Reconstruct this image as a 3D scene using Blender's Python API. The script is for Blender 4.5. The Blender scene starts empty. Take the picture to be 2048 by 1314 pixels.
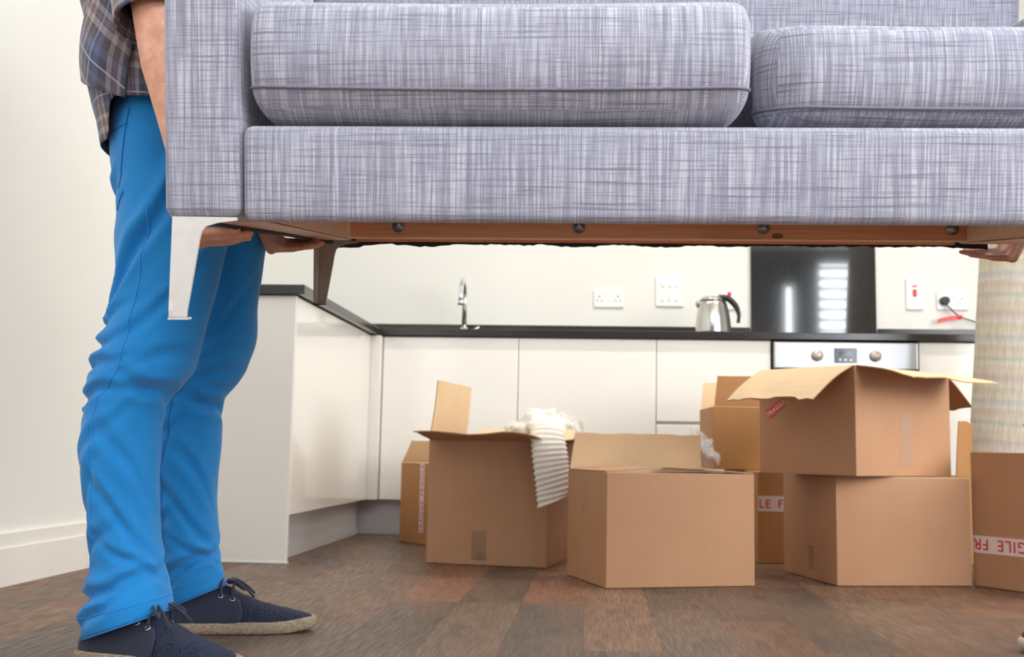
import bpy, bmesh, math, random
from mathutils import Vector, Matrix, noise
random.seed(7)
PI = math.pi
scene = bpy.context.scene
COL = scene.collection

# ------------------------------------------------------------------ camera
cam_d = bpy.data.cameras.new('camera')
cam = bpy.data.objects.new('camera', cam_d); COL.objects.link(cam)
YAW, PITCH, ROLL, EYE = .0784, .1136, .0193, .3708
f_ = Vector((-math.sin(YAW)*math.cos(PITCH), math.cos(YAW)*math.cos(PITCH), math.sin(PITCH)))
r0 = Vector((math.cos(YAW), math.sin(YAW), 0)); u0 = r0.cross(f_)
r_ = r0*math.cos(ROLL)+u0*math.sin(ROLL); u_ = u0*math.cos(ROLL)-r0*math.sin(ROLL)
cam.matrix_world = Matrix(((r_.x, u_.x, -f_.x, 0), (r_.y, u_.y, -f_.y, 0), (r_.z, u_.z, -f_.z, EYE), (0, 0, 0, 1)))
cam_d.sensor_fit = 'HORIZONTAL'; cam_d.sensor_width = 36; cam_d.lens = 36*2156.17/2048
cam_d.clip_start = .05
cam_d.dof.use_dof = True; cam_d.dof.focus_distance = 1.75; cam_d.dof.aperture_fstop = 7.1
scene.camera = cam

# ------------------------------------------------------------------ world, exposure, daylight at the windows
w = bpy.data.worlds.new('sky'); scene.world = w; w.use_nodes = True
bg = w.node_tree.nodes['Background']; bg.inputs[0].default_value = (.80, .90, 1, 1); bg.inputs[1].default_value = 2.2
vs = scene.view_settings
vs.view_transform = 'Standard'; vs.look = 'None'; vs.exposure = 0; vs.gamma = 1; vs.use_curve_mapping = False
scene.cycles.use_denoising = True
scene.cycles.max_bounces = 8; scene.cycles.diffuse_bounces = 5; scene.cycles.glossy_bounces = 4
scene.cycles.transparent_max_bounces = 12
scene.cycles.sample_clamp_indirect = 6

def area(name, loc, aim, sx, sy, power, col):
    l = bpy.data.lights.new(name, 'AREA'); l.shape = 'RECTANGLE'; l.size = sx; l.size_y = sy
    l.energy = power; l.color = col
    o = bpy.data.objects.new(name, l); COL.objects.link(o); o.location = loc
    o.rotation_euler = (Vector(aim)-Vector(loc)).to_track_quat('-Z', 'Y').to_euler()
    return o
area('daylight_right', (3.62, .9, 1.7), (0, .9, 1.35), 4.6, 1.6, 200, (1, .985, .95))
area('daylight_skylight', (.9, -.4, 3.1), (.9, -.4, 0), 2.4, 1.6, 90, (.90, .95, 1))
area('daylight_rear', (.1, -2.78, 1.6), (.1, 0, 1.4), 2.5, 1.5, 14, (.93, .96, 1))

# ------------------------------------------------------------------ helpers
def obj(name, me, mat=None, parent=None, smooth=False, loc=None, rot=None):
    if isinstance(me, bmesh.types.BMesh):
        bm = me; me = bpy.data.meshes.new(name); bm.to_mesh(me); bm.free()
    if mat and not me.materials: me.materials.append(mat)
    if smooth:
        me.polygons.foreach_set('use_smooth', [True]*len(me.polygons))
    o = bpy.data.objects.new(name, me); COL.objects.link(o)
    if parent: o.parent = parent
    if loc is not None: o.location = loc
    if rot is not None: o.rotation_euler = rot
    return o
def tag(o, label=None, cat=None, group=None, kind=None):
    if label: o['label'] = label
    if cat: o['category'] = cat
    if group: o['group'] = group
    if kind: o['kind'] = kind
    return o
def thing(name, label, cat, loc=(0, 0, 0), rz=0, group=None):
    o = bpy.data.objects.new(name, None); COL.objects.link(o); o.empty_display_size = .05
    o.location = loc; o.rotation_euler = (0, 0, rz)
    return tag(o, label, cat, group)
def struct(name, me, mat, label, smooth=False):
    return tag(obj(name, me, mat, None, smooth), label, None, None, 'structure')
def bx(bm, a, b):
    x0, y0, z0 = a; x1, y1, z1 = b
    v = [bm.verts.new(p) for p in ((x0, y0, z0), (x1, y0, z0), (x1, y1, z0), (x0, y1, z0), (x0, y0, z1), (x1, y0, z1), (x1, y1, z1), (x0, y1, z1))]
    for f in ((3, 2, 1, 0), (4, 5, 6, 7), (0, 1, 5, 4), (1, 2, 6, 5), (2, 3, 7, 6), (3, 0, 4, 7)): bm.faces.new([v[i] for i in f])
    return bm
def boxm(a, b, bevel=0, seg=2):
    bm = bx(bmesh.new(), a, b)
    if bevel: bmesh.ops.bevel(bm, geom=bm.edges[:], offset=bevel, segments=seg, profile=.5, affect='EDGES')
    return bm
def box_uv(bm):
    uv = bm.loops.layers.uv.verify(); bm.normal_update()
    for f in bm.faces:
        n = f.normal; a = max(range(3), key=lambda i: abs(n[i]))
        for l in f.loops:
            c = l.vert.co
            l[uv].uv = ((c.y, c.z) if a == 0 else (c.x, c.y) if a == 1 and False else (c.x, c.z) if a == 1 else (c.x, c.y))
    return bm
def ring_loft(bm, rings, cap=True, closed=True):
    vs_ = [[bm.verts.new(p) for p in r] for r in rings]
    n = len(rings[0]); m = n if closed else n-1
    for a, b in zip(vs_, vs_[1:]):
        for i in range(m): bm.faces.new((a[i], a[(i+1) % n], b[(i+1) % n], b[i]))
    if cap and closed:
        bm.faces.new(vs_[0][::-1]); bm.faces.new(vs_[-1])
    return vs_
def frame(d):
    d = d.normalized(); a = Vector((0, 0, 1)) if abs(d.z) < .9 else Vector((1, 0, 0))
    x = d.cross(a).normalized(); return x, d.cross(x).normalized()
def tube(bm, pts, rad, seg=10, cap=True):
    pts = [Vector(p) for p in pts]
    if not isinstance(rad, (list, tuple)): rad = [rad]*len(pts)
    rings = []; px = None
    for i, p in enumerate(pts):
        d = (pts[min(i+1, len(pts)-1)]-pts[max(i-1, 0)])
        if d.length < 1e-9: d = Vector((0, 0, 1))
        d.normalize()
        if px is None: x, y = frame(d)
        else:
            x = px-d*px.dot(d)
            if x.length < 1e-6: x, _ = frame(d)
            x.normalize(); y = d.cross(x)
        px = x
        rings.append([p+(x*math.cos(2*PI*k/seg)+y*math.sin(2*PI*k/seg))*rad[i] for k in range(seg)])
    ring_loft(bm, rings, cap)
    return bm
def bezier(ps, n=8):
    """Catmull-Rom through the points"""
    P = [Vector(p) for p in ps]; out = []
    for i in range(len(P)-1):
        a, b, c, d = P[max(i-1, 0)], P[i], P[i+1], P[min(i+2, len(P)-1)]
        for k in range(n):
            t = k/n
            out.append(.5*((2*b)+(c-a)*t+(2*a-5*b+4*c-d)*t*t+(3*b-a-3*c+d)*t*t*t))
    out.append(P[-1]); return out
def lathe(bm, prof, seg=32, c=(0, 0, 0)):
    rings = [[(c[0]+r*math.cos(2*PI*k/seg), c[1]+r*math.sin(2*PI*k/seg), c[2]+z) for k in range(seg)] for r, z in prof]
    ring_loft(bm, rings); return bm
def sph(bm, c, r, sc=(1, 1, 1), seg=14):
    m = Matrix.Translation(c) @ Matrix.Diagonal((r*sc[0], r*sc[1], r*sc[2], 1))
    bmesh.ops.create_uvsphere(bm, u_segments=seg, v_segments=max(6, seg*2//3), radius=1, matrix=m)
def bones(bm, chain):
    """closed tapered capsules along (point, radius) pairs"""
    for (p, r) in chain: sph(bm, Vector(p), r, seg=12)
    for (p, r), (q, s) in zip(chain, chain[1:]): tube(bm, [p, q], [r, s], 12)
def voxel(bm, size, smooth_it=3):
    me = bpy.data.meshes.new('tmp'); bmesh.ops.recalc_face_normals(bm, faces=bm.faces[:]); bm.to_mesh(me); bm.free()
    o = bpy.data.objects.new('tmp', me); COL.objects.link(o)
    m = o.modifiers.new('r', 'REMESH'); m.mode = 'VOXEL'; m.voxel_size = size
    s = o.modifiers.new('s', 'SMOOTH'); s.factor = .5; s.iterations = smooth_it
    dg = bpy.context.evaluated_depsgraph_get(); dg.update()
    out = bpy.data.meshes.new_from_object(o.evaluated_get(dg))
    bpy.data.objects.remove(o); bpy.data.meshes.remove(me)
    return out
TXT = {}
def text_mesh(s, size, bold=.01):
    k = (s, size)
    if k not in TXT:
        c = bpy.data.curves.new('t', 'FONT'); c.body = s; c.size = size; c.offset = bold*size; c.align_x = 'LEFT'; c.space_character = 1.12
        c.resolution_u = 3
        o = bpy.data.objects.new('t', c); COL.objects.link(o)
        dg = bpy.context.evaluated_depsgraph_get(); dg.update()
        TXT[k] = bpy.data.meshes.new_from_object(o.evaluated_get(dg)); bpy.data.objects.remove(o)
        TXT[k].name = 'lettering'
    return TXT[k].copy()

# ------------------------------------------------------------------ materials
def lin(r, g, b):
    f = lambda c: (c/255/12.92 if c <= 10 else ((c/255+.055)/1.055)**2.4)
    return (f(r), f(g), f(b), 1)
class NT:
    def __init__(s, name):
        s.m = bpy.data.materials.new(name); s.m.use_nodes = True; s.t = s.m.node_tree
        s.b = s.t.nodes['Principled BSDF']
    def n(s, typ, **kw):
        nd = s.t.nodes.new(typ)
        for k, v in kw.items():
            if k in nd.inputs.keys() if isinstance(k, str) else False: nd.inputs[k].default_value = v
            else: setattr(nd, k, v)
        return nd
    def l(s, a, b): s.t.links.new(a, b)
    def set(s, **kw):
        for k, v in kw.items(): s.b.inputs[k.replace('_', ' ')].default_value = v
        return s
    def coord(s, kind='Object', scale=(1, 1, 1), rot=(0, 0, 0), loc=(0, 0, 0)):
        tc = s.n('ShaderNodeTexCoord'); mp = s.n('ShaderNodeMapping')
        mp.inputs['Scale'].default_value = scale; mp.inputs['Rotation'].default_value = rot; mp.inputs['Location'].default_value = loc
        s.l(tc.outputs[kind], mp.inputs[0]); return mp.outputs[0]
    def noise(s, vec, scale, detail=2, rough=.5):
        nd = s.n('ShaderNodeTexNoise'); nd.inputs['Scale'].default_value = scale; nd.inputs['Detail'].default_value = detail
        nd.inputs['Roughness'].default_value = rough
        s.l(vec, nd.inputs['Vector']); return nd.outputs['Fac']
    def ramp(s, fac, stops, interp='LINEAR'):
        r = s.n('ShaderNodeValToRGB'); cr = r.color_ramp; cr.interpolation = interp
        while len(cr.elements) < len(stops): cr.elements.new(.5)
        for e, (p, c) in zip(cr.elements, stops): e.position = p; e.color = c if len(c) == 4 else (*c, 1)
        s.l(fac, r.inputs[0]); return r.outputs[0]
    def mix(s, fac, a, b, mode='MIX'):
        m = s.n('ShaderNodeMix'); m.data_type = 'RGBA'; m.blend_type = mode
        for sock, v in ((m.inputs[0], fac), (m.inputs[6], a), (m.inputs[7], b)):
            if isinstance(v, (int, float, tuple)): sock.default_value = v
            else: s.l(v, sock)
        return m.outputs[2]
    def math(s, op, a, b=0.):
        m = s.n('ShaderNodeMath'); m.operation = op
        for i, v in enumerate((a, b)):
            if isinstance(v, (int, float)): m.inputs[i].default_value = v
            else: s.l(v, m.inputs[i])
        return m.outputs[0]
    def col(s, c):
        if isinstance(c, tuple): s.b.inputs['Base Color'].default_value = c
        else: s.l(c, s.b.inputs['Base Color'])
        return s
    def bump(s, h, strength=.3, dist=.002):
        b = s.n('ShaderNodeBump'); b.inputs['Strength'].default_value = strength; b.inputs['Distance'].default_value = dist
        s.l(h, b.inputs['Height']); s.l(b.outputs[0], s.b.inputs['Normal']); return s
def W(v): return (v, v, v, 1)
def plain(name, rgb, rough=.5, metal=0, coat=0, var=.06, scale=30):
    t = NT(name); c = lin(*rgb)
    n = t.noise(t.coord(), scale, 3)
    t.col(t.mix(n, tuple(x*(1-var) for x in c[:3])+(1,), tuple(min(1, x*(1+var)) for x in c[:3])+(1,)))
    t.set(Roughness=rough, Metallic=metal, Coat_Weight=coat); return t.m

MAT = {}
t = NT('painted plaster'); t.col(t.mix(t.noise(t.coord(), 2, 3), lin(236, 235, 229), lin(240, 239, 234)))
t.set(Roughness=.6).bump(t.noise(t.coord(), 220, 2), .06, .001); MAT['wall'] = t.m
MAT['slate'] = plain('dimmed rear wall paint', (74, 76, 80), .7, var=.03)  # dimness of the room's rear put into the wall colour, darkens reflections and fill
MAT['ceiling'] = plain('ceiling paint', (244, 242, 236), .8, var=.01)
MAT['trim'] = plain('satin white trim', (243, 240, 232), .3, var=.01)
MAT['gloss'] = plain('gloss white cabinet front', (243, 241, 235), .09, coat=.3, var=.006)
MAT['panel'] = plain('satin white end panel', (234, 230, 224), .22, var=.01)
MAT['plinth'] = plain('grey white plinth', (205, 204, 206), .25, var=.02)
t = NT('dark granite'); n = t.noise(t.coord(), 700, 3, .7)
t.col(t.ramp(n, [(.42, lin(30, 29, 28)), (.62, lin(66, 62, 58)), (.75, lin(120, 112, 104))])); t.set(Roughness=.16); MAT['granite'] = t.m
t = NT('black glass splashback'); n = t.noise(t.coord(), 900, 2, .6)
t.col(t.ramp(n, [(.5, lin(34, 34, 35)), (.8, lin(88, 88, 88))])); t.set(Roughness=.07, IOR=1.6, Coat_Weight=.8); MAT['splash'] = t.m
t = NT('brushed steel'); n = t.noise(t.coord(scale=(3, 3, 260)), 6, 3)
t.col(t.mix(n, lin(168, 167, 168), lin(200, 199, 200))); t.set(Metallic=1, Roughness=.33); MAT['steel'] = t.m
t = NT('polished steel'); n = t.noise(t.coord(scale=(3, 3, 200)), 6, 3)
t.col(t.mix(n, lin(190, 188, 184), lin(216, 214, 210))); t.set(Metallic=1, Roughness=.17); MAT['polish'] = t.m
t = NT('satin cast leg metal'); t.col(t.mix(t.noise(t.coord(), 60, 3), lin(216, 210, 206), lin(230, 226, 222))); t.set(Metallic=.55, Roughness=.42); MAT['leg'] = t.m
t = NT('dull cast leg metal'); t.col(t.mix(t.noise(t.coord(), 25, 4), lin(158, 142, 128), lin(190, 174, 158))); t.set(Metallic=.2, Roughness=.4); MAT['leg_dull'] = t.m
t = NT('chrome'); t.col(t.mix(t.noise(t.coord(), 20, 2), lin(226, 228, 230), lin(238, 239, 240))); t.set(Metallic=1, Roughness=.07); MAT['chrome'] = t.m
MAT['black'] = plain('black plastic', (28, 28, 30), .3, var=.1)
MAT['rubber'] = plain('dark rubber', (40, 42, 42), .5, var=.1)
MAT['plate'] = plain('white plastic plate', (246, 245, 242), .25, var=.005)
MAT['red'] = plain('red plastic', (222, 40, 38), .35, var=.08)
MAT['redtag'] = plain('red vinyl strap', (226, 70, 60), .4, var=.08)
MAT['hole'] = plain('socket hole dark', (120, 118, 116), .6, var=.05)
MAT['display'] = plain('oven display glass', (46, 52, 62), .12, var=.1)
MAT['ovenglass'] = plain('oven door glass', (20, 20, 22), .06, var=.1)
MAT['knob'] = plain('satin knob', (196, 190, 184), .35, metal=.4, var=.03)

def cardboard(name, a, b):
    t = NT(name); o = t.coord()
    n1 = t.noise(o, 9, 4, .6); n2 = t.noise(t.coord(scale=(1, 1, .12)), 420, 2)
    c = t.mix(n1, lin(*a), lin(*b)); c = t.mix(t.math('MULTIPLY', n2, .22), c, lin(*[v*.72 for v in a]))
    t.col(c); t.set(Roughness=.62); t.bump(n2, .12, .0006); return t.m
MAT['card'] = cardboard('cardboard', (180, 132, 95), (192, 146, 109))
MAT['card_warm'] = cardboard('warm cardboard', (178, 124, 72), (190, 138, 84))
MAT['card_in'] = cardboard('lit cardboard inner liner', (222, 190, 148), (232, 202, 162))  # inner faces; light from above on the flaps put into the paler colour
t = NT('packing tape'); t.col(t.mix(t.noise(t.coord(), 40, 3), lin(172, 130, 94), lin(190, 150, 114)))
t.set(Roughness=.14, Alpha=.55, Coat_Weight=.5); t.bump(t.noise(t.coord(), 60, 3), .5, .002); MAT['tape'] = t.m
t = NT('clear tape'); t.col(t.mix(t.noise(t.coord(), 40, 3), lin(214, 184, 156), lin(228, 204, 180)))
t.set(Roughness=.08, Alpha=.2, Coat_Weight=1.); t.bump(t.noise(t.coord(scale=(3, 3, .6)), 90, 3), .9, .004); MAT['cleartape'] = t.m
MAT['whitetape'] = plain('white warning tape', (226, 212, 206), .3, var=.03)
MAT['redink'] = plain('red ink', (206, 44, 46), .5, var=.08)
MAT['sticker'] = plain('red sticker', (204, 66, 58), .4, var=.05)
MAT['whiteink'] = plain('white ink', (240, 224, 214), .5, var=.02)
t = NT('cream wool knit'); o = t.coord(); n = t.noise(o, 260, 2)
t.col(t.mix(n, lin(226, 220, 208), lin(250, 247, 240))); t.set(Roughness=.9, Sheen_Weight=.4); t.bump(n, .5, .002); MAT['knit'] = t.m
t = NT('bubble wrap film'); vo = t.n('ShaderNodeTexVoronoi'); vo.inputs['Scale'].default_value = 90; t.l(t.coord(), vo.inputs['Vector'])
t.col(t.mix(vo.outputs['Distance'], lin(250, 250, 248), lin(228, 228, 226))); t.set(Roughness=.15, Alpha=.3, Coat_Weight=.6); t.bump(vo.outputs['Distance'], .8, .004); MAT['bubble'] = t.m

def linen(name, base, light, dark, blue):
    t = NT(name)
    tc = t.n('ShaderNodeTexCoord'); uv = tc.outputs['UV']
    def nz(sx, sy, det=1, off=0):
        mp = t.n('ShaderNodeMapping'); mp.inputs['Scale'].default_value = (sx, sy, 1); mp.inputs['Location'].default_value = (off, off*.7, 0)
        t.l(uv, mp.inputs[0]); return t.noise(mp.outputs[0], 1, det, .6)
    v1 = nz(400, 9, 2); v2 = nz(190, 3.5, 2, 5); h1 = nz(13, 520, 2, 9); h2 = nz(4.5, 260, 2, 3); big = nz(9, 9, 3, 2)
    sx = t.n('ShaderNodeSeparateXYZ'); t.l(uv, sx.inputs[0])
    wob = t.math('MULTIPLY', nz(40, 40, 2, 7), 2.2)
    su = t.math('SINE', t.math('ADD', t.math('MULTIPLY', sx.outputs[0], 2*PI/.0027), wob)); sv = t.math('SINE', t.math('ADD', t.math('MULTIPLY', sx.outputs[1], 2*PI/.0027), wob))
    wv = t.math('ADD', t.math('MULTIPLY', t.math('MULTIPLY', su, sv), .5), .5)
    c = t.mix(big, lin(*base), lin(*blue))
    c = t.mix(t.ramp(v1, [(.46, W(0)), (.66, W(.75))]), c, lin(*light))
    c = t.mix(t.ramp(v2, [(.52, W(0)), (.68, W(.45))]), c, lin(*light))
    c = t.mix(t.ramp(v2, [(.30, W(.4)), (.44, W(0))]), c, lin(*dark))
    c = t.mix(t.ramp(h1, [(.52, W(0)), (.70, W(.75))]), c, lin(*dark))
    c = t.mix(t.ramp(h2, [(.55, W(0)), (.68, W(.8))]), c, lin(*dark))
    c = t.mix(t.ramp(wv, [(.3, W(.22)), (.5, W(0))]), c, lin(*dark)); c = t.mix(t.ramp(wv, [(.5, W(0)), (.85, W(.62))]), c, lin(*light))
    t.col(c); t.set(Roughness=.92, Sheen_Weight=.25, Sheen_Roughness=.5)
    hh = t.math('ADD', wv, t.math('ADD', v1, h1)); t.bump(hh, .35, .0007)
    return t.m
MAT['linen'] = linen('grey linen weave', (127, 123, 136), (206, 205, 214), (72, 64, 82), (119, 123, 148))
t = NT('piping'); t.col(t.mix(t.noise(t.coord(), 300, 2), lin(98, 90, 106), lin(132, 126, 142))); t.set(Roughness=.9); MAT['piping'] = t.m
t = NT('raw pine frame'); g = t.noise(t.coord(scale=(2, 40, 40)), 3, 4, .6)
t.col(t.ramp(g, [(.3, lin(206, 160, 120)), (.6, lin(222, 182, 144)), (.8, lin(190, 138, 98))])); t.set(Roughness=.5); MAT['pine'] = t.m
t = NT('reddish frame wood'); g = t.noise(t.coord(scale=(2, 30, 40)), 3, 4, .6)
t.col(t.ramp(g, [(.3, lin(190, 122, 80)), (.6, lin(208, 142, 98)), (.8, lin(172, 106, 66))])); t.set(Roughness=.42); MAT['redwood'] = t.m
MAT['dust'] = plain('black dust cover', (40, 34, 34), .8, var=.2, scale=90)
MAT['knotwood'] = plain('brown wood knot', (128, 76, 46), .5, var=.3, scale=300)
MAT['zinc'] = plain('zinc bolt', (150, 150, 148), .35, metal=.9, var=.15, scale=200)
# skin, clothes
t = NT('skin'); o = t.coord(); n = t.noise(o, 40, 4, .6)
t.col(t.ramp(n, [(.3, lin(196, 134, 108)), (.55, lin(214, 156, 128)), (.75, lin(222, 170, 146))])); t.set(Roughness=.5, Subsurface_Weight=.06)
t.b.inputs['Subsurface Radius'].default_value = (.01, .004, .002); t.bump(t.noise(o, 380, 2), .15, .001); MAT['skin'] = t.m
def cloth(name, a, b, rough=.85, fine=900):
    t = NT(name); o = t.coord(); n = t.noise(o, 14, 4, .6); tw = t.noise(t.coord(scale=(1, 1, .5), rot=(.6, .6, 0)), fine, 1)
    c = t.mix(n, lin(*a), lin(*b)); c = t.mix(t.ramp(tw, [(.35, W(0)), (.7, W(.22))]), c, lin(*[min(255, v*1.12+16) for v in b]))
    t.col(c); t.set(Roughness=rough, Sheen_Weight=.2); t.bump(tw, .25, .0008); return t.m
MAT['chino'] = cloth('bright blue chino cotton', (0, 114, 184), (8, 130, 200))
MAT['stitch'] = plain('pale blue stitching', (70, 164, 226), .8, var=.05)
MAT['seammid'] = plain('mid blue stitching', (36, 140, 216), .8, var=.05)
MAT['seamdark'] = plain('blue seam thread', (20, 104, 178), .8, var=.05)
MAT['jeans'] = cloth('dark denim', (36, 44, 66), (50, 60, 86))
MAT['jumper'] = cloth('plum jumper', (110, 60, 74), (126, 72, 86))
MAT['navy'] = cloth('navy canvas', (24, 28, 48), (32, 38, 60), .8)
t = NT('navy mesh fabric'); vo = t.n('ShaderNodeTexVoronoi'); vo.inputs['Scale'].default_value = 330; t.l(t.coord(), vo.inputs['Vector'])
t.col(t.ramp(vo.outputs['Distance'], [(.2, lin(44, 54, 80)), (.7, lin(18, 24, 44))])); t.set(Roughness=.9); t.bump(vo.outputs['Distance'], .8, .002); MAT['mesh'] = t.m
t = NT('jute rope sole'); n = t.noise(t.coord(scale=(1, 1, 3)), 160, 3, .7)
t.col(t.ramp(n, [(.3, lin(120, 100, 82)), (.55, lin(176, 156, 134)), (.8, lin(206, 190, 168))])); t.set(Roughness=.95); t.bump(n, 1, .004); MAT['jute'] = t.m
MAT['maroon'] = cloth('maroon suede', (104, 38, 52), (122, 48, 62))
MAT['whitesole'] = plain('off white rubber sole', (206, 196, 184), .5, var=.05)
MAT['hair'] = plain('dark brown hair', (58, 42, 32), .7, var=.3, scale=120)
MAT['eyewhite'] = plain('eye', (232, 228, 222), .2, var=.02)
# plaid
t = NT('plaid flannel'); tc = t.n('ShaderNodeTexCoord'); sp = t.n('ShaderNodeSeparateXYZ'); t.l(tc.outputs['UV'], sp.inputs[0])
def band(x, period, stops):
    return t.ramp(t.math('FRACT', t.math('DIVIDE', x, period)), stops, 'CONSTANT')
navy, greyb, cream, brown, slate = lin(34, 52, 88), lin(92, 92, 104), lin(172, 158, 152), lin(66, 62, 70), lin(74, 90, 128)
stopsv = [(0, navy), (.24, slate), (.36, brown), (.52, cream), (.62, greyb), (.74, cream), (.82, brown), (.93, greyb)]
cv = band(sp.outputs[0], .098, stopsv); ch = band(t.math('ADD', sp.outputs[1], .03), .098, stopsv)
c = t.mix(.5, cv, ch)
def line(x, period, pos, wd): return t.math('LESS_THAN', t.math('ABSOLUTE', t.math('SUBTRACT', t.math('FRACT', t.math('DIVIDE', x, period)), pos)), wd)
for x in (sp.outputs[0], t.math('ADD', sp.outputs[1], .03)):
    c = t.mix(t.math('MULTIPLY', line(x, .098, .12, .012), .5), c, lin(206, 208, 222))
    c = t.mix(t.math('MULTIPLY', line(x, .098, .68, .014), .7), c, lin(150, 78, 62))
    c = t.mix(t.math('MULTIPLY', line(x, .098, .36, .012), .5), c, lin(110, 58, 62))
c = t.mix(t.math('MULTIPLY', t.noise(t.coord(), 900, 1), .25), c, lin(140, 136, 146))
t.col(c); t.set(Roughness=.9, Sheen_Weight=.2); t.bump(t.noise(t.coord(), 700, 1), .2, .0008); MAT['plaid'] = t.m
# rug
t = NT('striped woven rug'); sp = t.n('ShaderNodeSeparateXYZ'); t.l(t.coord(), sp.inputs[0]); z = sp.outputs[2]
zz = t.math('ADD', z, t.math('MULTIPLY', t.noise(t.coord(scale=(1, 1, 4)), 6, 2), .02))
c = t.ramp(t.math('FRACT', t.math('MULTIPLY', zz, 4.2)), [(0, lin(218, 210, 192)), (.1, lin(228, 222, 206)), (.16, lin(196, 202, 192)), (.22, lin(226, 218, 202)), (.34, lin(216, 200, 188)), (.40, lin(230, 224, 210)), (.5, lin(198, 204, 204)), (.56, lin(228, 220, 204)), (.68, lin(214, 208, 182)), (.75, lin(228, 220, 208)), (.88, lin(208, 192, 188)), (.94, lin(224, 214, 196))])
rb = t.n('ShaderNodeTexWave'); rb.wave_type = 'BANDS'; rb.bands_direction = 'Z'; rb.inputs['Scale'].default_value = 70; rb.inputs['Distortion'].default_value = 2; t.l(t.coord(), rb.inputs['Vector'])
vr = t.noise(t.coord(scale=(1, 1, .08)), 190, 2)
c = t.mix(t.math('MULTIPLY', rb.outputs['Fac'], .3), c, lin(196, 184, 158)); c = t.mix(t.ramp(vr, [(.45, W(0)), (.65, W(.4))]), c, lin(172, 164, 148))
t.col(c); t.set(Roughness=.95); t.bump(t.math('ADD', rb.outputs['Fac'], vr), .7, .004); MAT['rug'] = t.m
# floor planks: colour per plank from the object's own colour
t = NT('dark oak plank'); oi = t.n('ShaderNodeObjectInfo')
tc = t.n('ShaderNodeTexCoord'); ad = t.n('ShaderNodeVectorMath'); ad.operation = 'ADD'
cmb = t.n('ShaderNodeCombineXYZ'); t.l(t.math('MULTIPLY', oi.outputs['Random'], 37.), cmb.inputs[0]); t.l(t.math('MULTIPLY', oi.outputs['Random'], 91.), cmb.inputs[1])
t.l(tc.outputs['Object'], ad.inputs[0]); t.l(cmb.outputs[0], ad.inputs[1])
def gr(sx, sy, sc, d, r=.6):
    mp = t.n('ShaderNodeMapping'); mp.inputs['Scale'].default_value = (sx, sy, 1); t.l(ad.outputs[0], mp.inputs[0]); return t.noise(mp.outputs[0], sc, d, r)
g1 = gr(1, .05, 190, 4); g2 = gr(1, .18, 34, 4); g3 = gr(1, .5, 5, 3)
c = t.mix(t.ramp(g2, [(.32, W(.5)), (.6, W(0))]), oi.outputs['Color'], lin(62, 46, 38))
c = t.mix(t.ramp(g1, [(.42, W(.6)), (.56, W(0))]), c, lin(60, 46, 38))
c = t.mix(t.ramp(g3, [(.4, W(0)), (.75, W(.35))]), c, lin(150, 108, 80))
t.col(c); t.l(t.ramp(g1, [(.35, W(.6)), (.65, W(.36))]), t.b.inputs['Roughness']); t.bump(g1, .35, .0016); MAT['plank'] = t.m
t = NT('dark oak floor beyond'); br = t.n('ShaderNodeTexBrick'); br.offset = .37; br.inputs['Scale'].default_value = 1
for k, v in (('Color1', lin(128, 96, 76)), ('Color2', lin(106, 88, 74)), ('Mortar', lin(50, 40, 34)), ('Mortar Size', .001), ('Brick Width', 1.05), ('Row Height', .155)): br.inputs[k].default_value = v
t.l(t.coord(rot=(0, 0, PI/2)), br.inputs['Vector']); t.col(t.mix(t.ramp(t.noise(t.coord(scale=(1, .05, 1)), 300, 3), [(.4, W(.5)), (.6, W(0))]), br.outputs['Color'], lin(52, 40, 34)))
t.set(Roughness=.45); MAT['floorfar'] = t.m
MAT['frame'] = plain('white window frame', (236, 236, 234), .3, var=.01)
t = NT('window glass'); t.col(t.mix(t.noise(t.coord(), 3, 1), (.96, .98, 1, 1), (.94, .97, .98, 1))); t.set(Roughness=0., Alpha=.06); MAT['glass'] = t.m
MAT['lamp'] = None
t = NT('downlight bulb'); t.col((1, .95, .85, 1)); t.set(Emission_Color=(1, .9, .76, 1), Emission_Strength=8.); MAT['bulb'] = t.m

# ------------------------------------------------------------------ room shell
XL, XR, YR, YB, CZ = -1.528, 3.3, -2.5, 5.28, 2.85
floor = struct('floor', boxm((XL-.1, YR-.1, -.06), (XR+.1, YB+.1, -.004)), MAT['floorfar'], 'dark brown wood plank floor')
tones = [(132, 96, 74), (110, 89, 74), (121, 93, 75), (98, 82, 71), (135, 98, 75), (124, 101, 83), (114, 84, 66), (101, 87, 76)]
PW, G = .155, .0004
hand = {8: (2.70, 0), 9: (2.72, 4), 10: (2.10, 5), 11: (2.68, 3), 7: (2.70, 4), 6: (2.35, 5)}
forced = {(7, 'f'): (144, 98, 73), (7, 'n'): (98, 79, 66), (8, 'f'): (98, 80, 68), (9, 'f'): (144, 96, 70), (9, 'n'): (102, 86, 74), (10, 'f'): (142, 108, 87), (11, 'f'): (94, 78, 67), (11, 'n'): (114, 96, 84)}
PLM = {}
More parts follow.
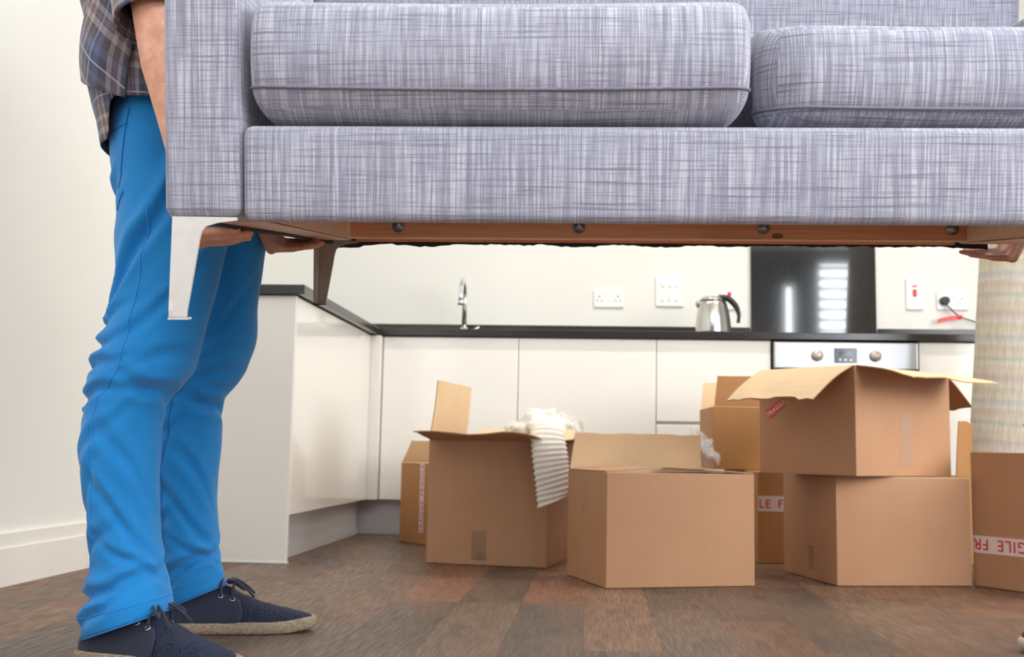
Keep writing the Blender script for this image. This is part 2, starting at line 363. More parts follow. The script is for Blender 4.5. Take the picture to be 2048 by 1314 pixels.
for ci in range(0, 25):
    x0 = -.02-PW*10+PW*ci
    ys = [1.0+random.uniform(-.5, .4)]
    L = 1.0
    if ci in hand:
        ys = [hand[ci][0]-1.0, hand[ci][0], hand[ci][0]+1.0, hand[ci][0]+2.0]
        if ys[0] > 1.3: ys.insert(0, ys[0]-1.0)
    else:
        while ys[-1] < 4.75: ys.append(ys[-1]+random.choice((.8, 1.0, 1.2)))
    for a, b in zip(ys, ys[1:]):
        b = min(b, 4.74); a = max(a, .5)
        if b-a < .05: continue
        xa = max(x0, XL)
        key = (round(x0+PW-xa, 3), round(b-a, 3))
        if key not in PLM:
            bm = boxm((0, 0, -.006), (key[0]-G, key[1]-G, 0)); me = bpy.data.meshes.new('plank'); bm.to_mesh(me); bm.free(); me.materials.append(MAT['plank']); PLM[key] = me
        o = obj('plank', PLM[key], None, floor, loc=(xa, a, 0))
        col = random.choice(tones)
        if ci in hand:
            k = (ci, 'f' if abs(a-hand[ci][0]) < .01 else 'n' if abs(b-hand[ci][0]) < .01 else '')
            col = forced.get(k, col)
        o.color = lin(*col)

struct('wall_back', boxm((XL-.1, YB, 0), (XR+.1, YB+.12, CZ)), MAT['wall'], 'white painted wall behind the kitchen worktop')
struct('wall_left', boxm((XL-.12, YR, 0), (XL, YB, CZ)), MAT['wall'], 'plain white painted wall on the left')
bm = bmesh.new()
for a, b in (((XL-.1, YR-.1, CZ), (-.35, YB+.1, CZ+.1)), ((2.15, YR-.1, CZ), (XR+.1, YB+.1, CZ+.1)), ((-.35, YR-.1, CZ), (2.15, -1.25, CZ+.1)), ((-.35, .45, CZ), (2.15, YB+.1, CZ+.1))): bx(bm, a, b)
struct('ceiling', bm, MAT['ceiling'], 'white ceiling with a skylight opening')
bm = bmesh.new()
for a, b in (((XR, YR, 0), (XR+.12, YB, .55)), ((XR, YR, 2.5), (XR+.12, YB, CZ)), ((XR, YR, .55), (XR+.12, -1.4, 2.5)), ((XR, 3.2, .55), (XR+.12, YB, 2.5))): bx(bm, a, b)
struct('wall_right', bm, MAT['wall'], 'white wall with a wide window')
bm = bmesh.new()
wins = [(-1.15, 1.35, .8, 2.4), (2.22, 2.40, .1, 2.46), (2.62, 3.12, .1, 2.74)]
xs = XL-.1
for (a, b, c, d) in wins:
    bx(bm, (xs, YR-.12, 0), (a, YR, CZ)); bx(bm, (a, YR-.12, 0), (b, YR, c)); bx(bm, (a, YR-.12, d), (b, YR, CZ)); xs = b
bx(bm, (xs, YR-.12, 0), (XR+.1, YR, CZ))
struct('wall_rear', bm, MAT['slate'], 'dark grey wall with windows')
def window(name, a, b, label, mull=1, axis=0):
    r = tag(thing(name, label, None), None, None, None, 'structure'); del_cat = r.get('category')
    (x0, y0, z0), (x1, y1, z1) = a, b
    bm = bmesh.new(); k = .05
    if axis == 0:
        bx(bm, (x0, y0, z0), (x0+k, y1, z1)); bx(bm, (x1-k, y0, z0), (x1, y1, z1)); bx(bm, (x0+k, y0, z0), (x1-k, y1, z0+k)); bx(bm, (x0+k, y0, z1-k), (x1-k, y1, z1))
        for i in range(1, mull): m = x0+(x1-x0)*i/mull; bx(bm, (m-.025, y0, z0+k), (m+.025, y1, z1-k))
        g = boxm((x0+k, (y0+y1)/2-.003, z0+k), (x1-k, (y0+y1)/2+.003, z1-k))
    else:
        bx(bm, (x0, y0, z0), (x1, y0+k, z1)); bx(bm, (x0, y1-k, z0), (x1, y1, z1)); bx(bm, (x0, y0+k, z0), (x1, y1-k, z0+k)); bx(bm, (x0, y0+k, z1-k), (x1, y1-k, z1))
        for i in range(1, mull): m = y0+(y1-y0)*i/mull; bx(bm, (x0, m-.025, z0+k), (x1, m+.025, z1-k))
        g = boxm(((x0+x1)/2-.003, y0+k, z0+k), ((x0+x1)/2+.003, y1-k, z1-k))
    obj('window_frame', bm, MAT['frame'], r); obj('pane', g, MAT['glass'], r)
    return r
for i, (a, b, c, d) in enumerate(wins): window('window_%d' % (i+1), (a, YR-.09, c), (b, YR-.03, d), 'rear window in a white frame', 3 if i == 0 else 1)
window('window_4', (XR+.03, -1.4, .55), (XR+.09, 3.2, 2.5), 'wide side window in a white frame', 4, 1)
blind = thing('slatted_blind', 'dark slatted blind hanging in the tall rear window', 'blind', (2.87, YR+.03, 0))
slm = None
for i in range(20):
    z = .25+i*.125
    if slm is None: o = obj('slat', boxm((-.24, -.012, -.02), (.24, .012, .02)), MAT['rubber'], blind, loc=(0, 0, z)); slm = o.data
    else: obj('slat', slm, None, blind, loc=(0, 0, z))
area('daylight_tall', (2.75, YR-.35, 1.5), (2.75, 0, 1.5), .95, 2.6, 190, (.86, .93, 1))
# baseboard, two-step profile
bm = bmesh.new(); bx(bm, (XL, .2, 0), (XL+.018, 3.44, .098)); bx(bm, (XL, .2, .098), (XL+.012, 3.44, .135))
struct('baseboard_left', bm, MAT['trim'], 'white stepped baseboard along the left wall')

# ------------------------------------------------------------------ kitchen
D = 4.6955; X0 = -.9386; XP = -.9847; YE = 3.4547; DT = .02
def door(parent, a, b, mat='gloss', name='door', bev=.0025):
    return obj(name, boxm(a, b, bev, 2), MAT[mat], parent)
def cabinet(label, x0, x1, fronts, name='base_cabinet', group='white base cabinets along the back wall'):
    c = thing(name, label, 'cabinet', (x0, D, 0), 0, group); wd = x1-x0
    bm = bmesh.new(); bx(bm, (0.001, DT+.002, .15), (wd-.001, .575, .868)); obj('body', bm, MAT['panel'], c)
    for (z0, z1, n) in fronts: door(c, (.0015, 0, z0), (wd-.0015, DT, z1), 'gloss', n)
    return c
fz = [(.152, .866, 'door')]
cabinet('first white gloss base cabinet from the corner, left of the open box flaps', X0, X0+.6, fz)
cabinet('white gloss base cabinet second from the corner, behind the box with the knitwear', X0+.6, X0+1.2, fz)
cabinet('white base cabinet split into drawers left of the oven', X0+1.2, X0+1.69, [(.152, .498, 'drawer'), (.512, .866, 'drawer')])
cabinet('narrow white base cabinet right of the oven beside the rug roll', X0+2.31, X0+2.9, fz)
cabinet('white base cabinet at the right end of the worktop', X0+2.9, X0+3.5, fz)
# left run
c = thing('end_cabinet', 'white gloss cabinet along the left wall with broad end panel', 'cabinet', (XP, YE, 0))
obj('end_panel', boxm((XL-XP+.004, 0, .003), (0, .02, .868), .0015, 1), MAT['panel'], c)
obj('body', boxm((XL-XP+.02, .022, .15), (-DT-.002, D-YE-.02, .868)), MAT['panel'], c)
door(c, (-DT, .022, .152), (0, D-YE-.055, .866))
obj('corner_post', boxm((-DT, D-YE-.05, .152), (X0-XP-.002, D-YE+.015, .866), .0015, 1), MAT['panel'], c)
obj('sealant_bead', boxm((XL-XP+.004, -.004, .0005), (.004, .02, .004)), MAT['trim'], c)
struct('trim_1', boxm((XP-.06, YE+.021, .0005), (XP-.045, D+.05, .148)), MAT['plinth'], 'pale plinth under the left cabinets')
struct('trim_2', boxm((XP-.045, D+.05, .0005), (X0+3.5, D+.065, .148)), MAT['plinth'], 'grey plinth under the back cabinets')
# worktops
wt = thing('worktop', 'black granite worktop running along both walls of the corner', 'worktop', (0, 0, 0))
bm = boxm((XL+.002, YE-.022, .87), (XP+.03, D-.022, .902), .003, 2); obj('left_slab', bm, MAT['granite'], wt)
bm = boxm((XL+.002, D-.021, .87), (X0+3.5, YB-.001, .902), .003, 2); obj('back_slab', bm, MAT['granite'], wt)
obj('upstand', boxm((XL+.022, YB-.02, .903), (.745, YB-.001, .99), .0015, 1), MAT['granite'], wt)
obj('upstand', boxm((1.35, YB-.02, .903), (X0+3.5, YB-.001, .99), .0015, 1), MAT['granite'], wt)
obj('upstand', boxm((XL+.002, YE, .903), (XL+.02, YB-.001, .99), .0015, 1), MAT['granite'], wt)
tag(obj('splashback', boxm((.749, YB-.016, .903), (1.344, YB-.002, 1.62), .001, 1), MAT['splash']), 'black glossy splashback panel behind the hob reflecting the windows', 'splashback')
# oven
ov = thing('oven', 'built-in stainless steel oven with two knobs and a display', 'oven', (X0+1.69, D, 0)); OW = .62
obj('body', boxm((.004, .02, .152), (OW-.004, .56, .866)), MAT['black'], ov)
cp = obj('control_panel', boxm((.008, -.022, .745), (OW-.008, .018, .862), .006, 3), MAT['steel'], ov)
obj('display', boxm((.262, -.0245, .772), (.358, -.021, .836), .001, 1), MAT['display'], cp)
dsp = bmesh.new()
for i in range(3): bx(dsp, (.282+i*.022, -.0255, .782), (.292+i*.022, -.0244, .789))
obj('display_button', dsp, MAT['plate'], cp)
obj('screen', boxm((.284, -.0256, .803), (.336, -.0244, .822)), MAT['ovenglass'], cp)
for x in (.192, .434):
    bm = bmesh.new(); lathe(bm, [(.0235, 0), (.0235, .012), (.021, .02), (.0, .0205)], 24); k = obj('knob', bm, MAT['knob'], ov, True, (x, -.022, .803), (PI/2, 0, 0))
    obj('pointer', boxm((-.0015, .008, .0203), (.0015, .02, .0212)), MAT['rubber'], k)
obj('oven_door', boxm((.008, -.018, .155), (OW-.008, .018, .735), .004, 2), MAT['ovenglass'], ov)
bm = bmesh.new(); tube(bm, [(.05, -.06, .69), (OW-.05, -.06, .69)], .009, 12); tube(bm, [(.08, -.06, .69), (.08, -.015, .69)], .006, 8); tube(bm, [(OW-.08, -.06, .69), (OW-.08, -.015, .69)], .006, 8)
obj('handle', bm, MAT['steel'], ov, True)
# tap
fa = thing('kitchen_tap', 'chrome swan-neck kitchen tap standing on the worktop', 'tap', (-.636, 5.14, .902))
bm = bmesh.new(); lathe(bm, [(.026, 0), (.026, .006), (.017, .012), (.0165, .06), (.0, .06)], 24); obj('base', bm, MAT['chrome'], fa, True)
bm = bmesh.new(); arc = [(0, 0, .05), (0, 0, .19)]+[(0, -.075+.075*math.cos(a), .19+.09*math.sin(a)) for a in [PI*k/14 for k in range(1, 15)]]+[(0, -.152, .165)]
tube(bm, arc, .0115, 14); obj('spout', bm, MAT['chrome'], fa, True)
bm = bmesh.new(); lathe(bm, [(.0135, 0), (.0135, .022), (0, .022)], 18, (0, -.152, .148)); obj('nozzle', bm, MAT['chrome'], fa, True)
bm = bmesh.new(); tube(bm, [(.012, 0, .04), (.05, -.005, .048), (.075, -.01, .062)], [.007, .005, .004], 10); obj('lever', bm, MAT['chrome'], fa, True)
# kettle
ke = thing('kettle', 'brushed steel electric kettle with black handle on the worktop', 'kettle', (.525, 4.93, .902))
bm = bmesh.new(); lathe(bm, [(.078, 0), (.08, .004), (.08, .016), (.0, .016)], 36); obj('power_base', bm, MAT['black'], ke, True)
bm = bmesh.new(); lathe(bm, [(.076, .017), (.0765, .025), (.07, .09), (.061, .15), (.055, .168), (0, .168)], 40); obj('body', bm, MAT['polish'], ke, True)
bm = bmesh.new(); lathe(bm, [(.056, .1685), (.053, .176), (.04, .186), (.015, .19), (0, .19)], 36); obj('lid', bm, MAT['polish'], ke, True)
bm = bmesh.new(); tube(bm, bezier([(-.05, 0, .15), (-.060, 0, .157), (-.068, 0, .164)], 4), [.018]*5+[.014, .012, .011, .010], 12); obj('spout', bm, MAT['steel'], ke, True)
bm = bmesh.new()
hp = bezier([(.03, 0, .185), (.07, 0, .182), (.105, 0, .15), (.121, 0, .11), (.118, 0, .07)], 6)
for k, p in enumerate(hp): pass
rings = []
for i, p in enumerate(hp):
    d = (hp[min(i+1, len(hp)-1)]-hp[max(i-1, 0)]).normalized(); nrm = Vector((0, 1, 0)).cross(d)
    s = .008+.006*math.sin(PI*min(1, i/len(hp)+.2))
    rings.append([p+nrm*(s*math.cos(a))+Vector((0, .014*math.sin(a), 0)) for a in [2*PI*k/14 for k in range(14)]])
ring_loft(bm, rings); obj('handle', bm, MAT['black'], ke, True)
bm = bmesh.new(); hp = bezier([(.05, 0, .178), (.066, 0, .12), (.075, 0, .06), (.082, 0, .006)], 6); tube(bm, hp, .0105, 12); obj('handle_spine', bm, MAT['black'], ke, True)
# wall plates
def plate(name, label, cat, x0, x1, z0, z1):
    p = thing(name, label, cat, ((x0+x1)/2, YB, (z0+z1)/2)); wd, ht = x1-x0, z1-z0
    obj('faceplate', boxm((-wd/2, -.010, -ht/2), (wd/2, -.0005, ht/2), .003, 2), MAT['plate'], p); return p
def part(p, name, a, b, mat, bev=0): return obj(name, boxm(a, b, bev, 1), MAT[mat], p)
def sock(p, cx):
    for (dx, dz, sx, sz) in ((0, .011, .0025, .005), (-.011, -.009, .004, .0022), (.011, -.009, .004, .0022)):
        part(p, 'socket_hole', (cx+dx-sx, -.0106, dz-sz), (cx+dx+sx, -.0099, dz+sz), 'hole')
p = plate('wall_socket', 'white double wall socket between the tap and the switches', 'socket', -.013, .133, 1.083, 1.169)
sock(p, -.045); sock(p, .045)
for x in (-.018, .018): part(p, 'rocker', (x-.006, -.013, .012), (x+.006, -.0095, .030), 'plate', .001)
p = plate('light_switch', 'square white switch panel with two rows of rockers beside the kettle', 'switch', .289, .427, 1.09, 1.234)
for z in (.038, -.032):
    for x in (-.034, 0, .034): part(p, 'rocker', (x-.007, -.0145, z-.013), (x+.007, -.0095, z+.013), 'plate', .001)
p = plate('fused_switch', 'white switch plate with red rocker partly behind the kettle handle', 'switch', .602, .688, 1.078, 1.166)
part(p, 'red_rocker', (-.008, -.016, .012), (.009, -.0095, .042), 'red', .002)
p = plate('cooker_switch', 'tall white cooker switch with red rocker right of the splashback', 'switch', 1.487, 1.567, 1.085, 1.237)
part(p, 'red_rocker', (-.008, -.016, -.012), (.009, -.0095, .022), 'red', .002)
part(p, 'neon_window', (-.010, -.0125, .034), (.011, -.0095, .042), 'redtag', .001)
p = plate('plug_socket', 'white double wall socket with a black plug beside the rug roll', 'socket', 1.630, 1.776, 1.086, 1.172)
sock(p, .045)
for x in (-.018, .018): part(p, 'rocker', (x-.006, -.013, .012), (x+.006, -.0095, .030), 'plate', .001)
pl = thing('power_plug', 'black plug with a grey cable in the right wall socket', 'plug', (1.664, YB-.011, 1.128))
bm = bmesh.new()
oct_ = [(.024*math.cos(a)*(1 if abs(math.cos(a)) < .8 else .95), .021*math.sin(a)) for a in [PI/8+PI/4*k for k in range(8)]]
ring_loft(bm, [[(x*s, y, z*s) for x, z in oct_] for s, y in ((1, 0), (1, -.018), (.86, -.03))]); bmesh.ops.recalc_face_normals(bm, faces=bm.faces[:]); obj('plug_body', bm, MAT['rubber'], pl)
bm = bmesh.new(); tube(bm, bezier([(0, -.015, -.016), (.018, -.02, -.035), (.04, -.02, -.058), (.064, -.022, -.078), (.09, -.02, -.088), (.14, -.015, -.105), (.2, -.015, -.15)], 5), .0032, 8); obj('cable', bm, MAT['rubber'], pl, True)
tg = thing('red_strap', 'red strap tied round the plug cable above the worktop', 'strap', (1.728, YB-.034, 1.048))
bm = bmesh.new(); sph(bm, (0, 0, 0), .013, (1.1, .7, .9), 12); obj('knot', bm, MAT['redtag'], tg, True)
bm = bmesh.new(); pts = bezier([(.0, 0, .0), (-.04, -.004, -.006), (-.08, -.006, -.014), (-.105, -.006, -.022)], 5)
ring_loft(bm, [[p+Vector((0, -.0015, .010)), p+Vector((0, .0015, .010)), p+Vector((0, .0015, -.010)), p+Vector((0, -.0015, -.010))] for p in pts]); obj('band', bm, MAT['redtag'], tg)

# ceiling downlights over the worktop
for i, x in enumerate((-.6, .2, 1.0, 1.8)):
    o = thing('downlight', ('round ceiling downlight nearest the left wall', 'round ceiling downlight above the sockets', 'round ceiling downlight above the oven', 'round ceiling downlight nearest the right wall')[i], 'lamp', (x, 4.0, CZ), 0, 'kitchen downlights')
    bm = bmesh.new(); lathe(bm, [(.03, -.002), (.045, -.006), (.045, 0), (.03, 0)], 24); obj('rim', bm, MAT['chrome'], o, True)
    bm = bmesh.new(); lathe(bm, [(.029, -.003), (.029, -.001)], 24); obj('bulb', bm, MAT['bulb'], o)
    l = bpy.data.lights.new('downlight_spot', 'SPOT'); l.energy = 44; l.color = (1, .94, .85); l.spot_size = 2.0; l.spot_blend = .6; l.shadow_soft_size = .04
    s = bpy.data.objects.new('downlight_spot', l); COL.objects.link(s); s.parent = o; s.location = (0, 0, -.02)

# ------------------------------------------------------------------ cardboard boxes
T = .0045
def tape_text(parent, a, b, normal, text_s, size, flip=False, vertical=False):
    pass
def carton(label, loc, rz, wd, dp, ht, mat='card', z=0., flaps=(), lidded=False):
    c = thing('cardboard_box', label, 'box', (loc[0], loc[1], z+.0012), rz, 'moving boxes on the floor')
    bm = bmesh.new()
    o = [(0, 0), (wd, 0), (wd, dp), (0, dp)]; n = [(T, T), (wd-T, T), (wd-T, dp-T), (T, dp-T)]
    V = lambda p, z: bm.verts.new((p[0], p[1], z))
    ob, ot = [V(p, 0) for p in o], [V(p, ht) for p in o]; nt, nb = [V(p, ht) for p in n], [V(p, T) for p in n]
    for i in range(4):
        j = (i+1) % 4
        bm.faces.new((ob[i], ob[j], ot[j], ot[i])); bm.faces.new((ot[i], ot[j], nt[j], nt[i])); f = bm.faces.new((nt[i], nt[j], nb[j], nb[i])); f.material_index = 1
    bm.faces.new(ob[::-1]); f = bm.faces.new(nb); f.material_index = 1
    ve = [e for e in bm.edges if all(v in ob+ot for v in e.verts)]
    bmesh.ops.bevel(bm, geom=ve, offset=.002, segments=2, profile=.5, affect='EDGES')
    me = bpy.data.meshes.new('body'); bm.to_mesh(me); bm.free(); me.materials.append(MAT[mat]); me.materials.append(MAT['card_in'])
    obj('body', me, None, c)
    # glued corner seam
    for (side, ang, ln, curl, rag) in flaps:
        bm = bmesh.new(); nu, nv = 14, 6
        A, B, inw = {'front': ((0, 0), (wd, 0), (0, 1)), 'back': ((wd, dp), (0, dp), (0, -1)), 'left': ((0, dp), (0, 0), (1, 0)), 'right': ((wd, 0), (wd, dp), (-1, 0))}[side]
        A, B, inw = Vector((*A, ht+.001)), Vector((*B, ht+.001)), Vector((*inw, 0))
        rows = []; pos = 0; q = Vector((0, 0, 0)); cur = [Vector((0, 0, 0))]
        for k in range(nv):
            th = math.radians(ang+curl*(k+.5)/nv)
            q = q+(inw*math.cos(th)+Vector((0, 0, 1))*math.sin(th))*(ln/nv); cur.append(q.copy())
        for kv in range(nv+1):
            row = []
            for ku in range(nu+1):
                u = ku/nu; shr = .006+.012*kv/nv
                ed = (B-A).length; uu = (shr+(ed-2*shr)*u)/ed
                p = A.lerp(B, uu)+cur[kv]
                if kv == nv: p += (cur[nv]-cur[nv-1]).normalized()*random.uniform(-rag, rag)
                wob = noise.noise(Vector((u*3+loc[0]*9, kv*.3, ang)))*rag*1.6*kv/nv
                p.z += wob
                row.append(bm.verts.new(p))
            rows.append(row)
        for r1, r2 in zip(rows, rows[1:]):
            for i in range(nu): bm.faces.new((r1[i], r1[i+1], r2[i+1], r2[i]))
        me = bpy.data.meshes.new('flap'); bm.normal_update(); bm.to_mesh(me); bm.free(); me.materials.append(MAT[mat]); me.materials.append(MAT['card_in'])
        fo = obj('flap', me, None, c)
        s = fo.modifiers.new('board', 'SOLIDIFY'); s.thickness = .0035; s.offset = -1 if False else 1; s.material_offset = 1; s.use_rim = True; s.material_offset_rim = 0
    return c
def strip(c, name, face, x0, x1, z0, z1, mat, wd=0, dp=0, lift=.0006):
    """flat film on a face of a carton; face 'front' runs in x, 'left' runs in y from the back"""
    bm = bmesh.new()
    if face == 'front': bx(bm, (x0, -lift-.0004, z0), (x1, -lift, z1))
    else: bx(bm, (-lift-.0004, x0, z0), (-lift, x1, z1))
    return obj(name, bm, MAT[mat], c)
def letter(parent, s, size, loc, rot, mat):
    from mathutils import Euler
    d = Euler(rot).to_matrix() @ Vector((1, 0, 0)); p = Vector(loc)
    for wd in s.split():
        me = text_mesh(wd, size); obj('lettering', me, MAT[mat], parent, loc=p, rot=rot)
        p = p+d*(max(v.co.x for v in me.vertices)+size*.62)
# open box with knitwear
RB2 = -.165
b2 = carton('tall open cardboard box with cream knitwear hanging over its corner', (-.552, 3.588), RB2, .407, .44, .405, 'card', 0,
            (('front', 172, .215, 6, .006), ('right', 176, .2, -6, .008), ('left', 80, .20, 8, .001), ('back', 160, .16, 5, .004)))
strip(b2, 'packing_tape', 'front', .155, .205, .015, .11, 'tape'); strip(b2, 'packing_tape', 'front', .172, .205, .002, .04, 'cleartape')
# low box in the middle
b3 = carton('low cardboard box in front of the drawers, one flap up at the back', (.034, 3.04), math.atan2(.158, .43), .455, .334, .317, 'card', 0,
            (('back', 88, .115, -14, .002), ('left', 4, .15, 0, .001), ('right', 3, .15, 0, .001)))
strip(b3, 'packing_tape', 'left', .165, .205, .20, .316, 'cleartape')
# small box at far left
b1 = carton('narrow cardboard box far left with vertical red lettered tape', (-.787, 4.389), math.atan2(-.757, .653), .36, .3, .317, 'card_warm', 0,
            (('left', 58, .10, 4, .002), ('back', 100, .06, 5, .002)))
tp = strip(b1, 'warning_tape', 'front', .150, .182, .045, .315, 'whitetape')
letter(tp, 'FRAGILE FRAGILE', .030, (.1775, -.0014, .048), (PI/2, -PI/2, 0), 'redink')
# stack at the back
RB4 = .22
b4 = carton('cardboard box with printed tape at the bottom of the rear stack', (.572, 3.877), RB4, .40, .36, .314, 'card_warm')
obj('top_panel', boxm((.002, .002, .3145), (.398, .358, .318)), MAT['card_in'], b4)
tp = strip(b4, 'warning_tape', 'front', .0, .40, .178, .232, 'whitetape'); letter(tp, 'LE FRAGILE', .042, (.002, -.0014, .190), (PI/2, 0, 0), 'redink')
b5 = carton('cardboard box on top of the rear stack with an upright flap', (.428, 4.0), .06, .38, .3, .228, 'card_warm', .3195,
            (('front', 91, .112, 2, .001), ('back', 100, .11, 4, .002)))
# right stack
b6 = carton('pale cardboard box under the wide open box, bottom of the right stack', (.706, 3.255), math.atan2(.098, .413), .424, .385, .314, 'card', 0)
obj('top_panel', boxm((.002, .002, .3145), (.422, .383, .3165)), MAT['card_in'], b6)
strip(b6, 'packing_tape', 'left', .16, .20, .03, .10, 'tape'); obj('glue_seam', boxm((-.0012, -.0016, .002), (.010, .0, .312)), MAT['card'], b6)
b7 = carton('open cardboard box with spread flaps and red sticker, top of the right stack', (.744, 3.165), math.atan2(.355, .386), .505, .345, .318, 'card', .3185,
            (('left', 203, .20, 14, .006), ('front', 186, .175, 12, .006), ('back', 205, .16, 10, .006), ('right', 204, .2, 10, .006)))
strip(b7, 'packing_tape', 'front', .225, .285, .03, .19, 'cleartape')
st = obj('sticker', boxm((-.036, -.0006, -.0145), (.036, 0, .0145)), MAT['sticker'], b7)
st.matrix_parent_inverse = Matrix(); st.rotation_euler = (0, math.radians(-33), -PI/2); st.location = (-.0008, .284, .197)
letter(st, 'FRAGILE', .0185, (-.0335, -.0009, -.0068), (PI/2, 0, 0), 'whiteink')
# right edge box
b8 = carton('tall cardboard box at the right edge with upside-down lettered tape', (1.128, 3.368), math.atan2(-.835, .55), .42, .36, .394, 'card', 0, (('back', 30, .16, 5, .003),))
tp = strip(b8, 'warning_tape', 'front', .0, .42, .098, .148, 'whitetape'); letter(tp, 'FRAGILE FR', .046, (.272, -.0014, .139), (PI/2, PI, 0), 'redink')
b9 = carton('cardboard box behind the right stack showing one raised flap', (1.222, 3.80), 1.08, .30, .22, .314, 'card_warm', 0, (('front', 92, .19, 2, .003),))
MAT['knit_'] = MAT['knit']
# knitwear and bubble wrap
def rxy(o, x, y): return (o[0]+x, o[1]+y)
kn = thing('knitted_jumper', 'cream ribbed knitwear spilling over the corner of the tall open box', 'knitwear', (-.157, 3.58, .40))
bm = bmesh.new()
path = bezier([(-.035, .06, .02), (-.02, 0, .055), (.0, -.06, .045), (.008, -.098, .0), (.018, -.108, -.07), (.026, -.108, -.14), (.022, -.106, -.185)], 40)
rings = []; acc = 0
for i, p in enumerate(path):
    if i: acc += (p-path[i-1]).length
    t_ = i/(len(path)-1); d = (path[min(i+1, len(path)-1)]-path[max(i-1, 0)]).normalized()
    sx = Vector((1, .25, 0)); sx = (sx-d*sx.dot(d)).normalized(); ny = d.cross(sx)
    wd_ = .058-.014*abs(t_-.6)-.008*max(0, t_-.86)/.14; th_ = .016+.006*math.sin(t_*7)
    rib = .003*math.sin(2*PI*acc/.0165)
    tw = .35*math.sin(t_*4)
    rings.append([p+(sx*math.cos(a+tw*0)*(wd_+rib)+ny*math.sin(a)*(th_+rib)) + Vector((0, 0, .024*math.cos(a)*(t_ > .6)*(t_-.6)/.4)) for a in [2*PI*k/28 for k in range(28)]])
ring_loft(bm, rings); bmesh.ops.recalc_face_normals(bm, faces=bm.faces[:]); obj('sleeve', bm, MAT['knit'], kn, True)
bm = bmesh.new(); bmesh.ops.create_icosphere(bm, subdivisions=5, radius=1)
for v in bm.verts:
    q = v.co.copy(); n_ = noise.noise(q*2.2)*.28+noise.noise(q*5)*.1
    v.co = Vector((q.x*.10*(1+n_)-.045, q.y*.09*(1+n_)+.09, q.z*.075*(1+n_*1.2)+.035+.02*q.x))
obj('body', bm, MAT['knit'], kn, True)
def crumple(name, label, loc, sx, sy, sz, seed):
    bm = bmesh.new(); N = 26; g = []
    for i in range(N+1):
        for j in range(N+1):
            u, v = i/N-.5, j/N-.5; q = Vector((u*4+seed, v*4, seed))
            g.append(bm.verts.new((u*sx+noise.noise(q*1.3)*.02, v*sy+noise.noise(q*1.3+Vector((9, 0, 0)))*.02, sz*(.5+.5*math.cos(u*PI))*(.5+.5*math.cos(v*PI))+noise.noise(q*1.7)*.035)))
    for i in range(N):
        for j in range(N): a = i*(N+1)+j; bm.faces.new((g[a], g[a+N+1], g[a+N+2], g[a+1]))
    o = obj(name, bm, MAT['bubble'], None, True, loc); s = o.modifiers.new('film', 'SOLIDIFY'); s.thickness = .003
    return tag(o, label, 'bubble wrap')
crumple('bubble_wrap', 'clear bubble wrap bunched up behind the cream knitwear', (-.15, 3.76, .42), .20, .2, .09, 1.3)
crumple('bubble_wrap', 'clear bubble wrap poking up behind the low middle box', (.33, 3.62, .30), .14, .2, .15, 4.1)

# ------------------------------------------------------------------ rug roll
rug = thing('rug_roll', 'rolled striped woven rug standing upright behind the right boxes', 'rug', (1.505, 4.22, .006)); rug.rotation_euler = (math.radians(3.0), math.radians(3.6), 0)
bm = bmesh.new(); prof = []; N = 120; R1 = .142; turns = 4.2; H = 1.75
for k in range(N+1):
    a = 2*PI*turns*k/N; r = R1-.024*(2*PI*turns-a)/(2*PI)
    prof.append((r, a+.5))
outer = [(r*math.cos(a), r*math.sin(a)) for r, a in prof]; inner = [((r-.011)*math.cos(a), (r-.011)*math.sin(a)) for r, a in prof]
loop = outer+inner[::-1]
b_ = [bm.verts.new((x, y, 0)) for x, y in loop]; t_ = [bm.verts.new((x, y, H)) for x, y in loop]; n = len(loop)
for i in range(n): bm.faces.new((b_[i], b_[(i+1) % n], t_[(i+1) % n], t_[i]))
for k in range(N):
    j = n-1-k
    bm.faces.new((t_[k], t_[k+1], t_[j-1], t_[j])); bm.faces.new((b_[k+1], b_[k], b_[j], b_[j-1]))
bmesh.ops.recalc_face_normals(bm, faces=bm.faces[:]); obj('rolled_pile', bm, MAT['rug'], rug)

# ------------------------------------------------------------------ sofa (carried, tilted)
SM = Matrix(((.9986, -.0527, -.0001, -.5699), (.0525, .9860, -.1586, 1.3553), (.0085, .1584, .9873, .6702), (0, 0, 0, 1)))
sofa = thing('sofa', 'grey linen two-seat sofa with tapered metal legs, carried in mid-air', 'sofa'); sofa.matrix_world = SM
def S(x, y, z): return SM @ Vector((x, y, z))
SW = 1.467
def fab(name, a, b, bev, seg=4, parent=sofa):
    bm = boxm(a, b, bev, seg); bmesh.ops.subdivide_edges(bm, edges=[e for e in bm.edges if e.calc_length() > .12], cuts=4, use_grid_fill=True); box_uv(bm)
    return obj(name, bm, MAT['linen'], parent, True)
fab('arm', (0, 0, 0), (.1035, .87, .40), .012); fab('arm', (SW-.1035, 0, 0), (SW, .87, .40), .012)
fab('front_rail', (.1055, -.004, -.006), (SW-.1055, .028, .1195), .013, 5)
fab('backrest', (.045, .70, .119), (SW-.045, .885, .66), .035, 5)
fab('seat_deck', (.107, .028, .085), (SW-.105, .70, .118), .006, 2)
